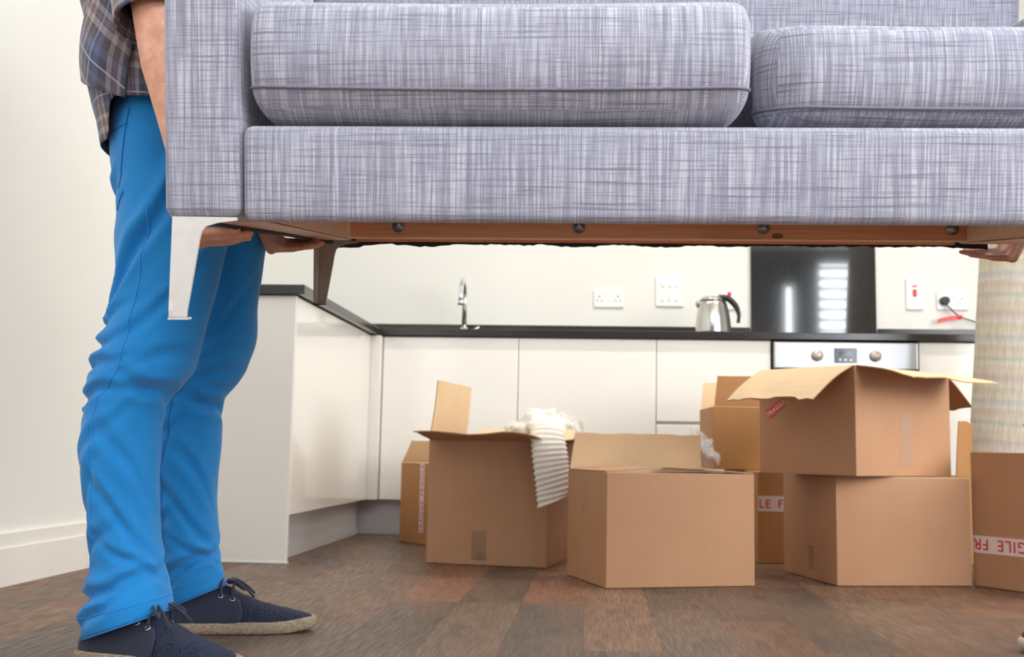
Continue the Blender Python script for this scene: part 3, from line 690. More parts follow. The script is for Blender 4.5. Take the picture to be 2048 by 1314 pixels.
# arm front seam
def seam(parent, pts, r=.0018, mat='piping', name='piping'):
    bm = bmesh.new(); tube(bm, pts, r, 8); return obj(name, bm, MAT[mat], parent, True)
def cushion(x0, x1, y0, ztop, zs, zb, Rl, Rr, name, label):
    # profile (y, z, end inset) front-top .. front .. seam .. bottom .. back .. top
    P = []
    rt = .03
    for k in range(7): a = PI/2*k/6; P.append((y0+rt-rt*math.sin(a), ztop-rt+rt*math.cos(a), .012*(1-k/6)))
    for k in range(1, 7): P.append((y0-.006*math.sin(PI*k/7), ztop-rt-(ztop-rt-zs)*k/7, 0))
    P.append((y0+.001, zs, 0)); iseam = len(P)-1
    for k in range(1, 9):
        a = PI/2*k/8; P.append((y0+.004+.062*(1-math.cos(a)), zs-(zs-zb)*math.sin(a), .036*(1-math.cos(a))**.8))
    for k in range(1, 6): P.append((y0+.066+.5*k/5, zb, .036))
    P += [(y0+.60, zb+.03, .02), (y0+.61, zs, .01), (y0+.60, ztop-.03, .01), (y0+.57, ztop, .02)]
    for k in range(1, 6): P.append((y0+.57-.5*k/5, ztop+.012*math.sin(PI*k/6), .012))
    NS = 64; rings = []; seamp = []
    for i in range(NS+1):
        s = i/NS; s = .5-.5*math.cos(PI*s); ring = []
        for k, (y, z, ins) in enumerate(P):
            a, b = x0+ins, x1-ins; x = a+(b-a)*s
            sh = 0
            for dist, R in ((x-a, Rl), (b-x, Rr)):
                if dist < R: e = R-dist; sh = max(sh, R-math.sqrt(max(0, R*R-e*e)))
            wgt = max(0, min(1, 1-(y-y0)/.12))
            bul = .008*math.sin(PI*s)*wgt
            sag = -.005*math.sin(PI*s)*(1 if k <= iseam else .4)
            pt = Vector((x, y+sh*wgt-bul, z+sag*(1 if z > zb+.002 else 0)))
            ring.append(pt)
            if k == iseam: seamp.append(pt+Vector((0, -.0012, 0)))
        rings.append(ring)
    bm = bmesh.new(); ring_loft(bm, rings); bmesh.ops.recalc_face_normals(bm, faces=bm.faces[:]); box_uv(bm)
    c = obj('seat_cushion', bm, MAT['linen'], sofa, True); c['label'] = label
    seam(c, seamp, .0022)
    return c
cushion(.116, .768, -.012, .283, .168, .121, .022, .03, 'a', 'seat cushion nearer the man')
cushion(.788, 1.36, .022, .262, .150, .121, .075, .03, 'b', 'seat cushion at the far end from the man')
# wooden frame seen from below
obj('bottom_board', boxm((.014, .10, -.0016), (.1075, .80, -.0002)), MAT['pine'], sofa); obj('bottom_board', boxm((SW-.1075, .10, -.0016), (SW-.014, .80, -.0002)), MAT['pine'], sofa)
obj('side_rail', boxm((.1037, .03, .001), (.1075, .80, .084), .002, 1), MAT['pine'], sofa)
obj('side_rail', boxm((SW-.1075, .03, .001), (SW-.1037, .80, .084), .002, 1), MAT['pine'], sofa)
br_ = obj('back_rail', boxm((.0995, .80, .0035), (SW-.0995, .822, .075), .001, 1), MAT['redwood'], sofa)
obj('rail_edge', boxm((.0995, .797, .002), (SW-.0995, .822, .0052)), MAT['pine'], br_)
obj('back_bottom_rail', boxm((.11, .85, -.002), (SW-.11, .874, .03), .001, 1), MAT['redwood'], sofa)
for x in (.206, .576, .951, 1.332):
    bm = bmesh.new(); lathe(bm, [(.0125, 0), (.0125, .002), (.007, .0022), (.007, .008), (.0, .0085)], 16)
    obj('bolt', bm, MAT['zinc'], br_, True, (x, .80, .0275), (PI/2, 0, 0))
bm = bmesh.new(); rows = []
for i in range(141):
    x = .03+(SW-.06)*i/140; z1 = -.004-.0055*abs(noise.noise(Vector((x*6, 0, 0))))*2-.003*random.random()-(.006 if i > 132 or i < 9 else 0)*random.random()
    rows.append((bm.verts.new((x, .884, .008)), bm.verts.new((x, .882+.003*math.sin(i*.8), z1)), bm.verts.new((x, .888+.003*math.sin(i*.8), z1)), bm.verts.new((x, .889, .008))))
for a, b in zip(rows, rows[1:]):
    for k in range(3): bm.faces.new((a[k], a[k+1], b[k+1], b[k]))
obj('dust_cover_edge', bm, MAT['dust'], sofa, True)
bm = bmesh.new(); tube(bm, bezier([(.03, .10, -.001), (.04, .3, -.004), (.05, .5, -.002), (.045, .7, -.006), (.06, .84, -.004)], 6), .0045, 8); obj('dust_cover_edge', bm, MAT['dust'], sofa, True)
# knot in the back rail
bm = bmesh.new(); lathe(bm, [(.012, 0), (.012, .0006), (0, .0006)], 14); k_ = obj('wood_knot', bm, MAT['knotwood'], br_, True, (.98, .80, .012), (PI/2, 0, 0)); k_.scale = (1, .45, 1)
def sofa_leg(cx, cy, sx, sy, mat):
    """angle leg: two tapered plates meeting at the outer corner, with gusset flanges under the frame"""
    def plateverts(dirv, thick):
        pr = [(0, 0)]
        prof = [(0, 0), (.086, -.001), (.086, -.005), (.060, -.0085), (.045, -.013), (.0395, -.02), (.037, -.03), (.031, -.075), (.024, -.124), (.0235, -.133), (.0005, -.133), (-.0005, -.124)]
        prof = [(p[0]+(-.006*(-p[1]/.133) if i not in (0, 1, 2) else 0), p[1]) for i, p in enumerate(prof)]
        return prof
    bm = bmesh.new()
    for ax in (0, 1):
        pr = plateverts(0, 0); fr = []; bk = []
        for (a, z) in pr:
            if ax == 0: fr.append(bm.verts.new((cx+sx*a, cy, z))); bk.append(bm.verts.new((cx+sx*a, cy+sy*.005, z)))
            else:
                aa = a+.0055
                fr.append(bm.verts.new((cx+sx*(-.006*(-z/.133)), cy+sy*aa, z))); bk.append(bm.verts.new((cx+sx*(.005-.006*(-z/.133)), cy+sy*aa, z)))
        bm.faces.new(fr); bm.faces.new(bk[::-1]); n = len(fr)
        for i in range(n): bm.faces.new((fr[i], bk[i], bk[(i+1) % n], fr[(i+1) % n]))
    bmesh.ops.recalc_face_normals(bm, faces=bm.faces[:])
    o = obj('leg', bm, MAT[mat], sofa)
    obj('foot_cap', boxm((min(cx+sx*-.007, cx+sx*.0185), min(cy-sy*.0005, cy+sy*.019), -.1365), (max(cx+sx*-.007, cx+sx*.0185), max(cy-sy*.0005, cy+sy*.019), -.1335)), MAT[mat] if mat == 'leg' else MAT['rubber'], o)
    bm = bmesh.new(); lathe(bm, [(.006, 0), (.006, .003), (0, .003)], 14, (cx+sx*.02, cy+sy*.02, -.006)); obj('screw', bm, MAT['zinc'], o, True)
    return o
sofa_leg(.011, .002, 1, 1, 'leg'); sofa_leg(SW-.011, .002, -1, 1, 'leg')
sofa_leg(.027, .865, 1, -1, 'leg_dull')
# ------------------------------------------------------------------ people
NEAR = [(-0.772, 1.823, 0.94, 0.098, 0.078), (-0.761, 1.823, 0.866, 0.099, 0.081), (-0.748, 1.822, 0.775, 0.098, 0.082), (-0.749, 1.822, 0.73, 0.098, 0.084), (-0.752, 1.82, 0.659, 0.09, 0.079), (-0.762, 1.819, 0.605, 0.086, 0.077), (-0.772, 1.817, 0.543, 0.086, 0.079), (-0.783, 1.815, 0.499, 0.085, 0.079), (-0.798, 1.814, 0.469, 0.077, 0.072), (-0.809, 1.814, 0.447, 0.069, 0.066), (-0.816, 1.815, 0.395, 0.068, 0.065), (-0.817, 1.817, 0.343, 0.068, 0.065), (-0.811, 1.821, 0.275, 0.063, 0.06), (-0.804, 1.823, 0.224, 0.06, 0.057), (-0.796, 1.826, 0.165, 0.06, 0.057), (-0.793, 1.828, 0.123, 0.068, 0.064), (-0.794, 1.829, 0.098, 0.074, 0.071), (-0.791, 1.831, 0.066, 0.074, 0.07)]
FAR = [(-0.715, 1.99, 0.9, 0.075, 0.075), (-0.71, 2.0, 0.816, 0.072, 0.072), (-0.712, 2.015, 0.779, 0.073, 0.073), (-0.738, 2.05, 0.656, 0.077, 0.077), (-0.754, 2.072, 0.579, 0.082, 0.082), (-0.775, 2.087, 0.52, 0.078, 0.078), (-0.789, 2.093, 0.495, 0.075, 0.075), (-0.809, 2.098, 0.461, 0.068, 0.068), (-0.815, 2.107, 0.401, 0.069, 0.069), (-0.819, 2.118, 0.331, 0.069, 0.069), (-0.82, 2.129, 0.262, 0.064, 0.064), (-0.815, 2.14, 0.202, 0.063, 0.063), (-0.809, 2.151, 0.132, 0.06, 0.06), (-0.804, 2.157, 0.097, 0.061, 0.061), (-0.8, 2.163, 0.066, 0.061, 0.061)]
PELVIS = [(-.785, 1.895, .975, .098, .155), (-.782, 1.895, .93, .103, .16), (-.775, 1.9, .87, .108, .162), (-.765, 1.905, .80, .10, .155), (-.76, 1.91, .755, .075, .12)]
TORSO = [(-.785, 1.895, .86, .102, .162), (-0.793, 1.89, 0.895, 0.107, 0.163), (-0.799, 1.869, 0.954, 0.114, 0.16), (-0.801, 1.864, 1.0, 0.116, 0.16), (-0.803, 1.859, 1.045, 0.119, 0.163), (-0.806, 1.853, 1.091, 0.123, 0.167), (-0.807, 1.849, 1.127, 0.124, 0.17), (-0.809, 1.844, 1.173, 0.126, 0.173), (-.808, 1.85, 1.28, .128, .19), (-.802, 1.855, 1.37, .12, .2), (-.795, 1.858, 1.43, .10, .175), (-.785, 1.86, 1.475, .072, .10), (-.78, 1.86, 1.50, .062, .066)]
def crv(rows, z):
    """ring at height z, Catmull-Rom between rows sorted by falling or rising z"""
    R = rows if rows[0][2] < rows[-1][2] else rows[::-1]
    z = max(R[0][2], min(R[-1][2], z)); i = 0
    while i < len(R)-2 and R[i+1][2] < z: i += 1
    t = (z-R[i][2])/(R[i+1][2]-R[i][2]); a, b, c, d = R[max(i-1, 0)], R[i], R[i+1], R[min(i+2, len(R)-1)]
    return [.5*((2*b[k])+(c[k]-a[k])*t+(2*a[k]-5*b[k]+4*c[k]-d[k])*t*t+(3*b[k]-a[k]-3*c[k]+d[k])*t*t*t) for k in range(5)]
def sm(a, b, x): x = max(0, min(1, (x-a)/(b-a))); return x*x*(3-2*x)
# creases: height, direction round the leg, slant, length, width, depth
FOLDS = [(.575, 3.5, .03, .8, .010, .009), (.532, 3.45, .025, .9, .009, .011), (.497, 3.6, .02, 1.0, .009, .012), (.452, 3.75, .012, 1.3, .009, .012), (.465, 5.6, -.022, .8, .010, .017), (.425, 3.4, .03, .7, .008, .008),
         (.515, 5.3, .03, .7, .012, .006), (.66, 4.1, .13, .8, .018, .009), (.72, 4.5, .15, .9, .02, .010), (.79, 4.9, .12, .9, .018, .008), (.80, 3.4, .06, .6, .012, .010), (.62, 5.2, .1, .7, .016, .007), (.87, 4.3, .10, .8, .016, .006),
         (.345, 5.2, -.09, .7, .016, .007), (.245, 5.0, -.08, .8, .015, .009), (.295, 4.0, .1, .6, .018, .006), (.385, 4.4, .06, .8, .014, .006),
         (.172, 5.3, -.04, .9, .009, .009), (.137, 4.7, .018, 1.5, .010, .015), (.106, 4.4, .028, 1.4, .009, .013), (.122, 3.4, -.02, .7, .009, .010), (.20, 4.0, .05, .8, .012, .008)]
def folds(z, ph, seed=0.):
    c, s = math.cos(ph), math.sin(ph)
    knee = sm(.36, .46, z)*(1-sm(.50, .66, z)); back = .35+.65*max(0, -c)
    ank = (1-sm(.13, .24, z)); th = sm(.5, .7, z)
    q = Vector((c*1.1, s*1.1, z*9+seed))
    d = .0035*noise.noise(q*1.6)+th*.004*noise.noise(Vector((c*1.3, s*1.3, z*5+seed)))
    fp = ph % (2*PI)
    for (z0, p0, sl, ln, wd, dp) in FOLDS:
        z0 += .012*math.sin(seed*3+p0*2) if seed else 0
        a = fp-p0; a = (a+PI) % (2*PI)-PI
        if abs(a) > 2.4*ln: continue
        t_ = (z-z0-sl*a-.006*math.sin(a*4+z0*40))/wd
        if abs(t_) > 4: continue
        e = math.exp(-(a/ln)**2)
        d += e*dp*(.75*math.exp(-(t_-1.5)**2)-math.exp(-t_*t_)+.35*math.exp(-(t_+1.8)**2))
    return d
def leg_pt(rows, z, ph, tilt, seed, off=0.):
    cx, cy, _, rx, ry = crv(rows, z); d = folds(z, ph, seed)+off
    zz = z+tilt*math.cos(ph)*(1-sm(.066, .17, z))
    return Vector((cx+(rx+d)*math.cos(ph), cy+(ry+d)*math.sin(ph), zz))
def trousers(xf, parent, mat, tilt=.027):
    bm = bmesh.new(); N = 60
    for rows, seed in ((NEAR, 0.), (FAR, 2.1)):
        zs = []; z = .066
        while z < rows[0][2]: zs.append(z); z += .006
        ring_loft(bm, [[xf(leg_pt(rows, z, 2*PI*k/N, tilt, seed)) for k in range(N)] for z in zs])
    zs = [.755+.01*k for k in range(23)]
    ring_loft(bm, [[xf(Vector((r[0]+r[3]*math.cos(a), r[1]+r[4]*math.sin(a), z))) for a in [2*PI*k/N for k in range(N)]] for z in zs for r in [crv(PELVIS, z)]])
    o = obj('trousers', voxel(bm, .0052, 2), mat, parent, True)
    return o
def shoe(parent, heel, ang, L, upm, qm, solem, lacem, sole_h=.023, wk=1., hk=1.):
    root = bpy.data.objects.new('shoe', None)
    W_ = [(0, .020), (.03, .028), (.1, .034), (.25, .036), (.42, .036), (.58, .043), (.7, .046), (.82, .043), (.92, .033), (.975, .02), (1, .006)]
    Hh = [(0, .055), (.04, .074), (.15, .084), (.28, .092), (.37, .098), (.44, .090), (.55, .072), (.68, .056), (.8, .046), (.9, .038), (.97, .032), (1, .027)]
    def ip(tb, t):
        for (a, b), (c, d) in zip(tb, tb[1:]):
            if t <= c: k = (t-a)/(c-a); k = k*k*(3-2*k)*.5+k*.5; return b+(d-b)*k
        return tb[-1][1]
    mx = Matrix.Translation((heel[0], heel[1], .0008)) @ Matrix.Rotation(ang, 4, 'Z')
    off = lambda t: .008*math.sin(PI*t)*(1 if ang < 0 else -1)
    ts = [k/44 for k in range(45)]
    def sec(t, v, extra=0.):      # v 0..1 across the top from one side to the other
        a = PI*v; w = ip(W_, t)*wk-.002+extra; h = ip(Hh, t)*hk-sole_h+.006+extra
        c, s = math.cos(a), math.sin(a)
        return Vector((t*L, off(t)-w*math.copysign(abs(c)**.75, c), sole_h-.006+h*s**(.8+.35*(1-t))))
    bm = bmesh.new(); ring_loft(bm, [[sec(t, k/20) for k in range(21)] for t in ts], True, True)
    up = obj('shoe', bm, upm, parent, True); up.matrix_local = mx
    bm = bmesh.new(); rings = []
    for z, g in ((0, .001), (.004, .004), (sole_h*.5, .0055), (sole_h-.003, .0045), (sole_h, .001)):
        rr = []
        for s_ in (1, -1):
            for t in (ts if s_ == 1 else ts[::-1]):
                rr.append(Vector((t*L+(g if t > .9 else -g if t < .1 else 0), off(t)+s_*(ip(W_, t)*wk+g), z+(.006*sm(.8, 1, t)))))
        rings.append(rr)
    ring_loft(bm, rings); bmesh.ops.recalc_face_normals(bm, faces=bm.faces[:]); obj('sole', bm, solem, up, True)
    for sd in (0, 1):
        bm = bmesh.new(); rows = []
        for i in range(25):
            u = i/24; row = []
            for j in range(9):
                v = j/8; tmax = .52-.16*(1-v)**2*0+.02*math.sin(PI*v)-.10*(v < .06)
                t = .004+(tmax-.004)*u; vm = .47*(1-.40*sm(.45, .8, u))
                vv = v*vm; row.append(bm.verts.new(sec(t, vv if sd == 0 else 1-vv, .0022)))
            rows.append(row)
        for a, b in zip(rows, rows[1:]):
            for k in range(8): bm.faces.new((a[k], a[k+1], b[k+1], b[k]) if sd else (a[k+1], a[k], b[k], b[k+1]))
        q = obj('quarter', bm, qm, up, True); m = q.modifiers.new('s', 'SOLIDIFY'); m.thickness = .002; m.offset = 1
        for t in (.40, .475):
            vv = .245 if sd == 0 else .755; p = sec(t, vv, .0048); nrm = (sec(t, vv, .02)-sec(t, vv, 0)).normalized()
            bm = bmesh.new(); x, y = frame(nrm); tube(bm, [p+(x*math.cos(a)+y*math.sin(a))*.0043 for a in [2*PI*k/14 for k in range(15)]], .0012, 6, False); obj('eyelet', bm, MAT['chrome'], up, True)
    lb = bmesh.new()
    for t in (.40, .475):
        tube(lb, bezier([sec(t, .245, .004), sec(t, .36, .012), sec(t+.01, .5, .014), sec(t, .64, .012), sec(t, .755, .004)], 4), .0026, 8)
    k = sec(.45, .5, .010)
    for s_ in (1, -1):
        tube(lb, bezier([k, k+Vector((.006, s_*.020, .004)), k+Vector((.024, s_*.034, -.006)), k+Vector((.03, s_*.034, -.012)), k+Vector((.012, s_*.012, -.004)), k], 6), .0025, 8)
        tube(lb, bezier([k, k+Vector((.014, s_*.014, .002)), k+Vector((.034, s_*.024, -.012)), k+Vector((.05, s_*.03, -.028))], 6), .0025, 8)
    sph(lb, k, .006); tag(obj('shoelace', lb, lacem, up, True), 'knotted lace')
    return up
def hand(bm, wr, K, F, Sd, U, sc=1., curl=(.2, .5, .8), thumb=1):
    wr, K, F, Sd, U = (Vector(v) for v in (wr, K, F, Sd, U)); F.normalize(); Sd.normalize(); U.normalize()
    for i, (ln, r) in enumerate(((.074, .0092), (.082, .0095), (.077, .0092), (.060, .0082))):
        b = K+Sd*((i-1.5)*.0195*sc)-F*abs(i-1.3)*.006-U*(.0048*i)
        bones(bm, [(wr+Sd*(i-1.5)*.009, .014*sc), (b, .0115*sc)])
        p = b; ch = [(p, r*1.08*sc)]; a = 0
        for k, fr in enumerate((.44, .32, .24)):
            a += curl[k]*.5; p = p+(F*math.cos(a)+U*math.sin(a))*ln*fr*sc; ch.append((p, r*(1-.09*(k+1))*sc))
        bones(bm, ch)
    t0 = wr.lerp(K, .35)-Sd*.022*sc
    bones(bm, [(wr-Sd*.01, .015*sc), (t0, .0145*sc), (t0+(F*.7-Sd*.5).normalized()*.034*sc, .0115*sc), (t0+(F*.85-Sd*.45).normalized()*.062*sc, .0095*sc)])
def body_mesh(xf, arms, hands, voxel_size=.0046):
    bm = bmesh.new(); X = lambda x, y, z: xf(Vector((x, y, z)))
    bones(bm, [(X(-.77, 1.9, .88), .09), (X(-.79, 1.88, 1.02), .09), (X(-.80, 1.86, 1.25), .105), (X(-.79, 1.86, 1.38), .085), (X(-.775, 1.86, 1.48), .055), (X(-.765, 1.86, 1.56), .052)])
    bones(bm, [(X(-.80, 1.86, 1.36), .09), (X(-.80, 1.69, 1.38), .06)]); bones(bm, [(X(-.80, 1.86, 1.36), .09), (X(-.80, 2.03, 1.38), .06)])
    # head: skull, jaw, nose, ears, brow
    sph(bm, X(-.765, 1.86, 1.665), .1, (.95, .78, 1.06), 22); sph(bm, X(-.725, 1.86, 1.61), .07, (.9, .82, 1.0), 18)
    sph(bm, X(-.672, 1.86, 1.636), .016, (1.1, .8, 1.3)); sph(bm, X(-.68, 1.86, 1.655), .011, (1, .8, 2)); sph(bm, X(-.68, 1.86, 1.598), .013, (.7, 1.8, .5)); sph(bm, X(-.68, 1.86, 1.588), .013, (.7, 1.6, .5))
    for s_ in (-1, 1): sph(bm, X(-.768, 1.86+s_*.082, 1.64), .03, (.62, .35, 1)); sph(bm, X(-.682, 1.86+s_*.03, 1.682), .014, (.6, 1.6, .5))
    for rows in (NEAR, FAR):
        ch = []
        for z, r in ((.85, .062), (.7, .058), (.53, .044), (.43, .036), (.3, .038), (.12, .03), (.085, .03)):
            c = crv(rows, z); ch.append((X(c[0], c[1], z), r))
        bones(bm, ch)
    for ch in arms: bones(bm, ch)
    for h in hands: hand(bm, *h)
    return voxel(bm, voxel_size, 3)
def face_bits(parent, xf, hair_long=False):
    X = lambda x, y, z: xf(Vector((x, y, z)))
    for s_ in (-1, 1):
        bm = bmesh.new(); sph(bm, X(-.684, 1.86+s_*.03, 1.665), .0108); e_ = obj('eye', bm, MAT['eyewhite'], parent, True)
        bm = bmesh.new(); sph(bm, X(-.6765, 1.86+s_*.03, 1.665), .0052); obj('iris', bm, MAT['hair'], e_, True)
    bm = bmesh.new(); bmesh.ops.create_icosphere(bm, subdivisions=4, radius=1)
    for v in bm.verts:
        q = v.co.copy(); n_ = 1+.04*noise.noise(q*6)
        back = sm(.5, -.4, q.x) if False else (1 if q.x < .2 else .5)
        zl = max(q.z, -.25 if q.x < .25 else .42)
        v.co = X(-.775+q.x*.101*n_, 1.86+q.y*.088*n_, 1.675+zl*.112*n_)
    obj('hair', bm, MAT['hair'], parent, True)
def shirt(xf, parent, mat, plaid=True):
    bm = bmesh.new(); uv = bm.loops.layers.uv.verify(); N = 72
    def pt(z, ph, off=0.):
        cx, cy, _, rx, ry = crv(TORSO, z); c, s = math.cos(ph), math.sin(ph); q = Vector((c*1.5, s*1.5, z*6))
        d = off+.007*noise.noise(q)+.006*math.sin(z*30+2.2*c+3.*s+2*noise.noise(q*.8))*(1-sm(1.15, 1.35, z))
        return Vector((cx+(rx+d)*c, cy+(ry+d)*s, z))
    def hem(ph): c = math.cos(ph); return .892+.064*sm(-.5, -.2, c)-.01*sm(.3, 1, c)
    M_ = 60; vs_ = []
    for i in range(M_+1):
        row = []
        for k in range(N+1):
            ph = 2*PI*k/N; z = hem(ph)+(1.50-hem(ph))*i/M_
            row.append((bm.verts.new(xf(pt(z, ph))), (ph*.155, z)))
        vs_.append(row)
    def quad(a, b, c, d):
        f = bm.faces.new([p[0] for p in (a, b, c, d)])
        for l, p in zip(f.loops, (a, b, c, d)): l[uv].uv = p[1]
    for a, b in zip(vs_, vs_[1:]):
        for k in range(N): quad(a[k], a[k+1], b[k+1], b[k])
    # the front shirt tail folded back over the hip (towards the camera side)
    if plaid:
        TL, BL, BR, TR = (.34, 1.15), (-.005, 1.022), (.52, .950), (.66, 1.15); g = []
        for i in range(25):
            v = i/24; row = []
            for k in range(25):
                u = k/24
                lt = (TL[0]+(BL[0]-TL[0])*v, TL[1]+(BL[1]-TL[1])*v); rt = (TR[0]+(BR[0]-TR[0])*v, TR[1]+(BR[1]-TR[1])*v)
                fr = lt[0]+(rt[0]-lt[0])*u; z = lt[1]+(rt[1]-lt[1])*u-.012*math.sin(PI*u)*v
                ph = PI+math.acos(max(-1, min(1, 1-2*fr))) if fr > 0 else PI-.02
                p = pt(z, ph, .005+.014*v*min(1, u*4)*(1-.4*u)+.006*math.sin(u*9+v*3)*v)
                row.append((bm.verts.new(xf(p)), (u*.16+.03, (1-v)*.15+.02+.05*u)))
            g.append(row)
        for a, b in zip(g, g[1:]):
            for k in range(24): quad(a[k], b[k], b[k+1], a[k+1])
    bm.normal_update()
    o = obj('shirt', bm, mat, parent, True); m = o.modifiers.new('s', 'SOLIDIFY'); m.thickness = .0015; m.offset = -1
    return o
def sleeve(parent, a, b, r0, r1, mat, cuff=True):
    a, b = Vector(a), Vector(b); d = (b-a).normalized(); x, y = frame(d)
    def mk(name, t0, t1, ra, rb, wob, nst):
        bm = bmesh.new(); uv = bm.loops.layers.uv.verify(); N = 36; rows = []
        for i in range(nst+1):
            s = i/nst; t = t0+(t1-t0)*s; c = a.lerp(b, t); r = ra+(rb-ra)*s; row = []
            for k in range(N+1):
                ph = 2*PI*k/N; q = Vector((math.cos(ph), math.sin(ph), t*5)); rr = r+wob*(noise.noise(q*1.4)+.7*math.sin(t*38+2*math.sin(ph)))
                row.append((bm.verts.new(c+(x*math.cos(ph)+y*math.sin(ph))*rr), (ph*.055, t*.35)))
            rows.append(row)
        for p, q in zip(rows, rows[1:]):
            for k in range(N):
                f = bm.faces.new((p[k][0], p[k+1][0], q[k+1][0], q[k][0]))
                for l, w_ in zip(f.loops, (p[k], p[k+1], q[k+1], q[k])): l[uv].uv = w_[1]
        o = obj(name, bm, mat, parent, True); m = o.modifiers.new('s', 'SOLIDIFY'); m.thickness = .004; m.offset = 0; return o
    mk('sleeve', 0, .97, r0, r1, .006, 26)
    if cuff: mk('rolled_cuff', .88, 1.0, r1+.007, r1+.004, .0015, 8)
I = lambda v: v
man = thing('person', 'person in plaid shirt and bright blue trousers lifting the left end of the sofa', 'person', (0, 0, 0))
eN, wN = Vector((-.706, 1.615, 1.06)), Vector((-.628, 1.603, .775))
eF, wF = Vector((-.735, 2.07, 1.06)), Vector((-.655, 2.03, .85))
xs_, ys_, zs_ = SM.to_3x3().col[0].copy(), SM.to_3x3().col[1].copy(), SM.to_3x3().col[2].copy()
arms = [[(Vector((-.80, 1.70, 1.38)), .052), ((-.757, 1.655, 1.22), .044), (eN, .042), (eN.lerp(wN, .3), .0445), (eN.lerp(wN, .62), .0365), (wN, .0285), (S(-.06, .262, .03), .026)],
        [(Vector((-.80, 2.02, 1.38)), .052), ((-.77, 2.045, 1.22), .044), (eF, .042), (eF.lerp(wF, .3), .0445), (eF.lerp(wF, .62), .0365), (wF, .0285), (S(-.045, .665, .03), .026)]]
hands = [(S(-.06, .262, .03), S(-.03, .25, -.0105), xs_, ys_, zs_, 1.0, (.0, .06, .12)),
         (S(-.045, .665, .03), S(-.006, .665, -.0105), xs_, -ys_, zs_, 1.0, (.0, .06, .12))]
obj('body', body_mesh(I, arms, hands), MAT['skin'], man, True)
face_bits(man, I)
tr = trousers(I, man, MAT['chino'])
from mathutils.bvhtree import BVHTree
TRB = BVHTree.FromPolygons([v.co for v in tr.data.vertices], [tuple(p.vertices) for p in tr.data.polygons])
def snug(p, off=.0006):
    c, n, i, d = TRB.find_nearest(p); return c+n*off
def leg_seam(rows, tab, seed, off=.0012, tilt=.027):
    pts = []
    for (za, fa), (zb, fb) in zip(tab, tab[1:]):
        for k in range(14):
            z = za+(zb-za)*k/14; fr = fa+(fb-fa)*k/14
            pts.append(snug(leg_pt(rows, z, PI+math.acos(1-2*fr), tilt, seed, off)))
    return pts
SN = [(.766, .449), (.658, .417), (.587, .422), (.517, .429), (.477, .435), (.446, .338), (.36, .314), (.274, .245), (.223, .186), (.147, .13), (.072, .155)]
SF = [(.694, .46), (.617, .445), (.54, .432), (.48, .473), (.411, .442), (.331, .365), (.241, .322), (.161, .28), (.072, .226)]
seam(tr, leg_seam(NEAR, SN, 0.), .0010, 'seammid', 'side_seam'); seam(tr, leg_seam(FAR, SF, 2.1), .0011, 'seamdark', 'side_seam')
def on_front(x, z):
    c, n, i, d = TRB.ray_cast(Vector((x, 1.4, z)), Vector((0, 1, 0))); return (c+n*.0006) if c else Vector((x, 1.75, z))
seam(tr, [on_front(-.802-.022*k/20, .945-.135*k/20) for k in range(21)], .0012, 'seamdark', 'pocket_seam')
seam(tr, [on_front(-.862+.058*k/20, .905+.012*k/20) for k in range(21)], .0011, 'seamdark', 'pocket_seam')
seam(tr, [snug(Vector((-.845+.035*k/20, 1.76, .772+.03*k/20))) for k in range(21)], .0012, 'seamdark', 'pocket_seam')
for rows, seed in ((NEAR, 0.), (FAR, 2.1)):
    for zh, r in ((.066, .0), (.096, .0008)):
        pts = [leg_pt(rows, zh, 2*PI*k/60, .027, seed, .0006) if r == 0 else snug(leg_pt(rows, zh, 2*PI*k/60, .027, seed, .0006)) for k in range(61)]
        bm = bmesh.new(); tube(bm, pts, .0008, 6); obj('hem_stitch', bm, MAT['seammid'], tr, True)
sh = shirt(I, man, MAT['plaid'])
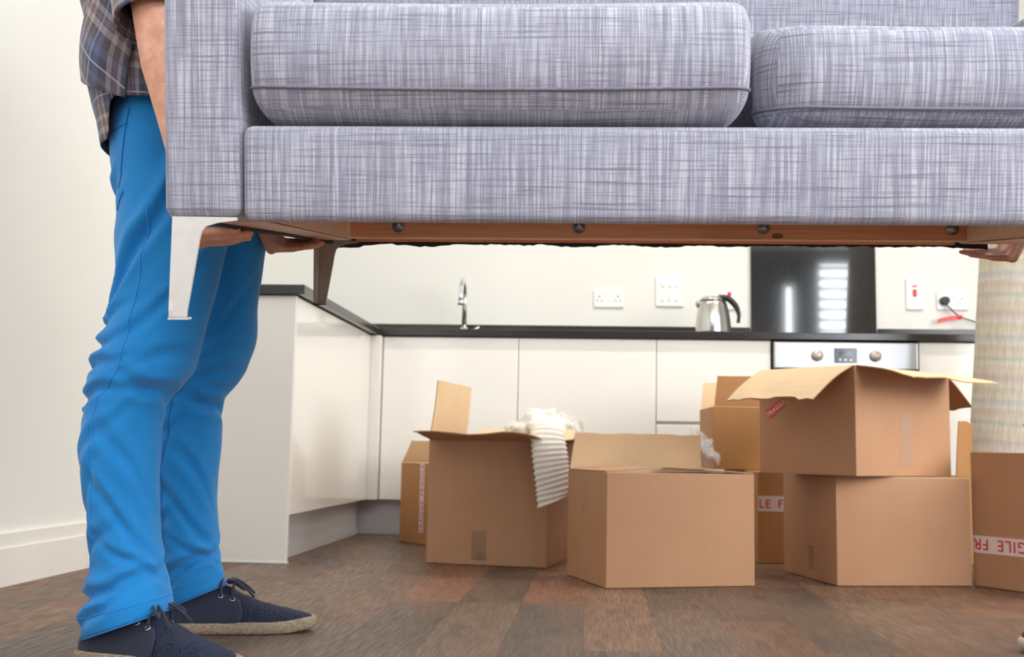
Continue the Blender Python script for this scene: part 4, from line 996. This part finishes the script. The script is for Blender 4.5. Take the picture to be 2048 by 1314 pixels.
sleeve(sh, (-.80, 1.70, 1.40), (-.712, 1.617, 1.045), .080, .057, MAT['plaid']); sleeve(sh, (-.80, 2.02, 1.40), (-.738, 2.068, 1.045), .080, .057, MAT['plaid'])
shoe(man, (-.868, 1.842), math.radians(-15), .30, MAT['mesh'], MAT['navy'], MAT['jute'], MAT['navy'])
shoe(man, (-.868, 2.138), math.radians(17), .31, MAT['mesh'], MAT['navy'], MAT['jute'], MAT['navy'])
# second carrier, almost wholly out of the picture on the right
p2 = thing('person', 'person at the right edge, only curled fingers and maroon shoe tip showing', 'person', (0, 0, 0))
XF = lambda v: Vector((.30-v.x, 4.0-v.y, v.z))
hA, hB = S(SW+.037, .87, .03), S(SW+.037, .30, .03)
eA, eB = Vector((1.03, 2.40, 1.03)), Vector((1.03, 1.80, 1.03)); wA, wB = hA+Vector((.01, 0, .09)), hB+Vector((.01, 0, .09))
arms = [[((1.10, 2.31, 1.38), .055), ((1.08, 2.36, 1.2), .047), (eA, .04), (eA.lerp(wA, .35), .041), (wA, .027), (hA, .025)], [((1.10, 1.97, 1.38), .055), ((1.08, 1.9, 1.2), .047), (eB, .04), (eB.lerp(wB, .35), .041), (wB, .027), (hB, .025)]]
hands = [(hA, S(SW-.004, .872, -.0150), -xs_, -ys_, zs_, 1.0, (.0, .1, .2)), (hB, S(SW-.004, .30, -.0165), -xs_, ys_, zs_, 1.0, (.05, .15, .35))]
obj('body', body_mesh(XF, arms, hands, .0055), MAT['skin'], p2, True)
face_bits(p2, XF); trousers(XF, p2, MAT['jeans']); sj = shirt(XF, p2, MAT['jumper'], False)
sleeve(sj, (1.10, 2.30, 1.40), (1.035, 2.39, 1.06), .07, .05, MAT['jumper']); sleeve(sj, (1.10, 1.98, 1.40), (1.035, 1.82, 1.06), .07, .05, MAT['jumper'])
shoe(p2, (1.137, 2.215), math.radians(176), .30, MAT['maroon'], MAT['maroon'], MAT['whitesole'], MAT['whitesole'], .022, 1., 1.35)
shoe(p2, (1.16, 1.83), math.radians(190), .30, MAT['maroon'], MAT['maroon'], MAT['whitesole'], MAT['whitesole'], .022, 1., 1.35)
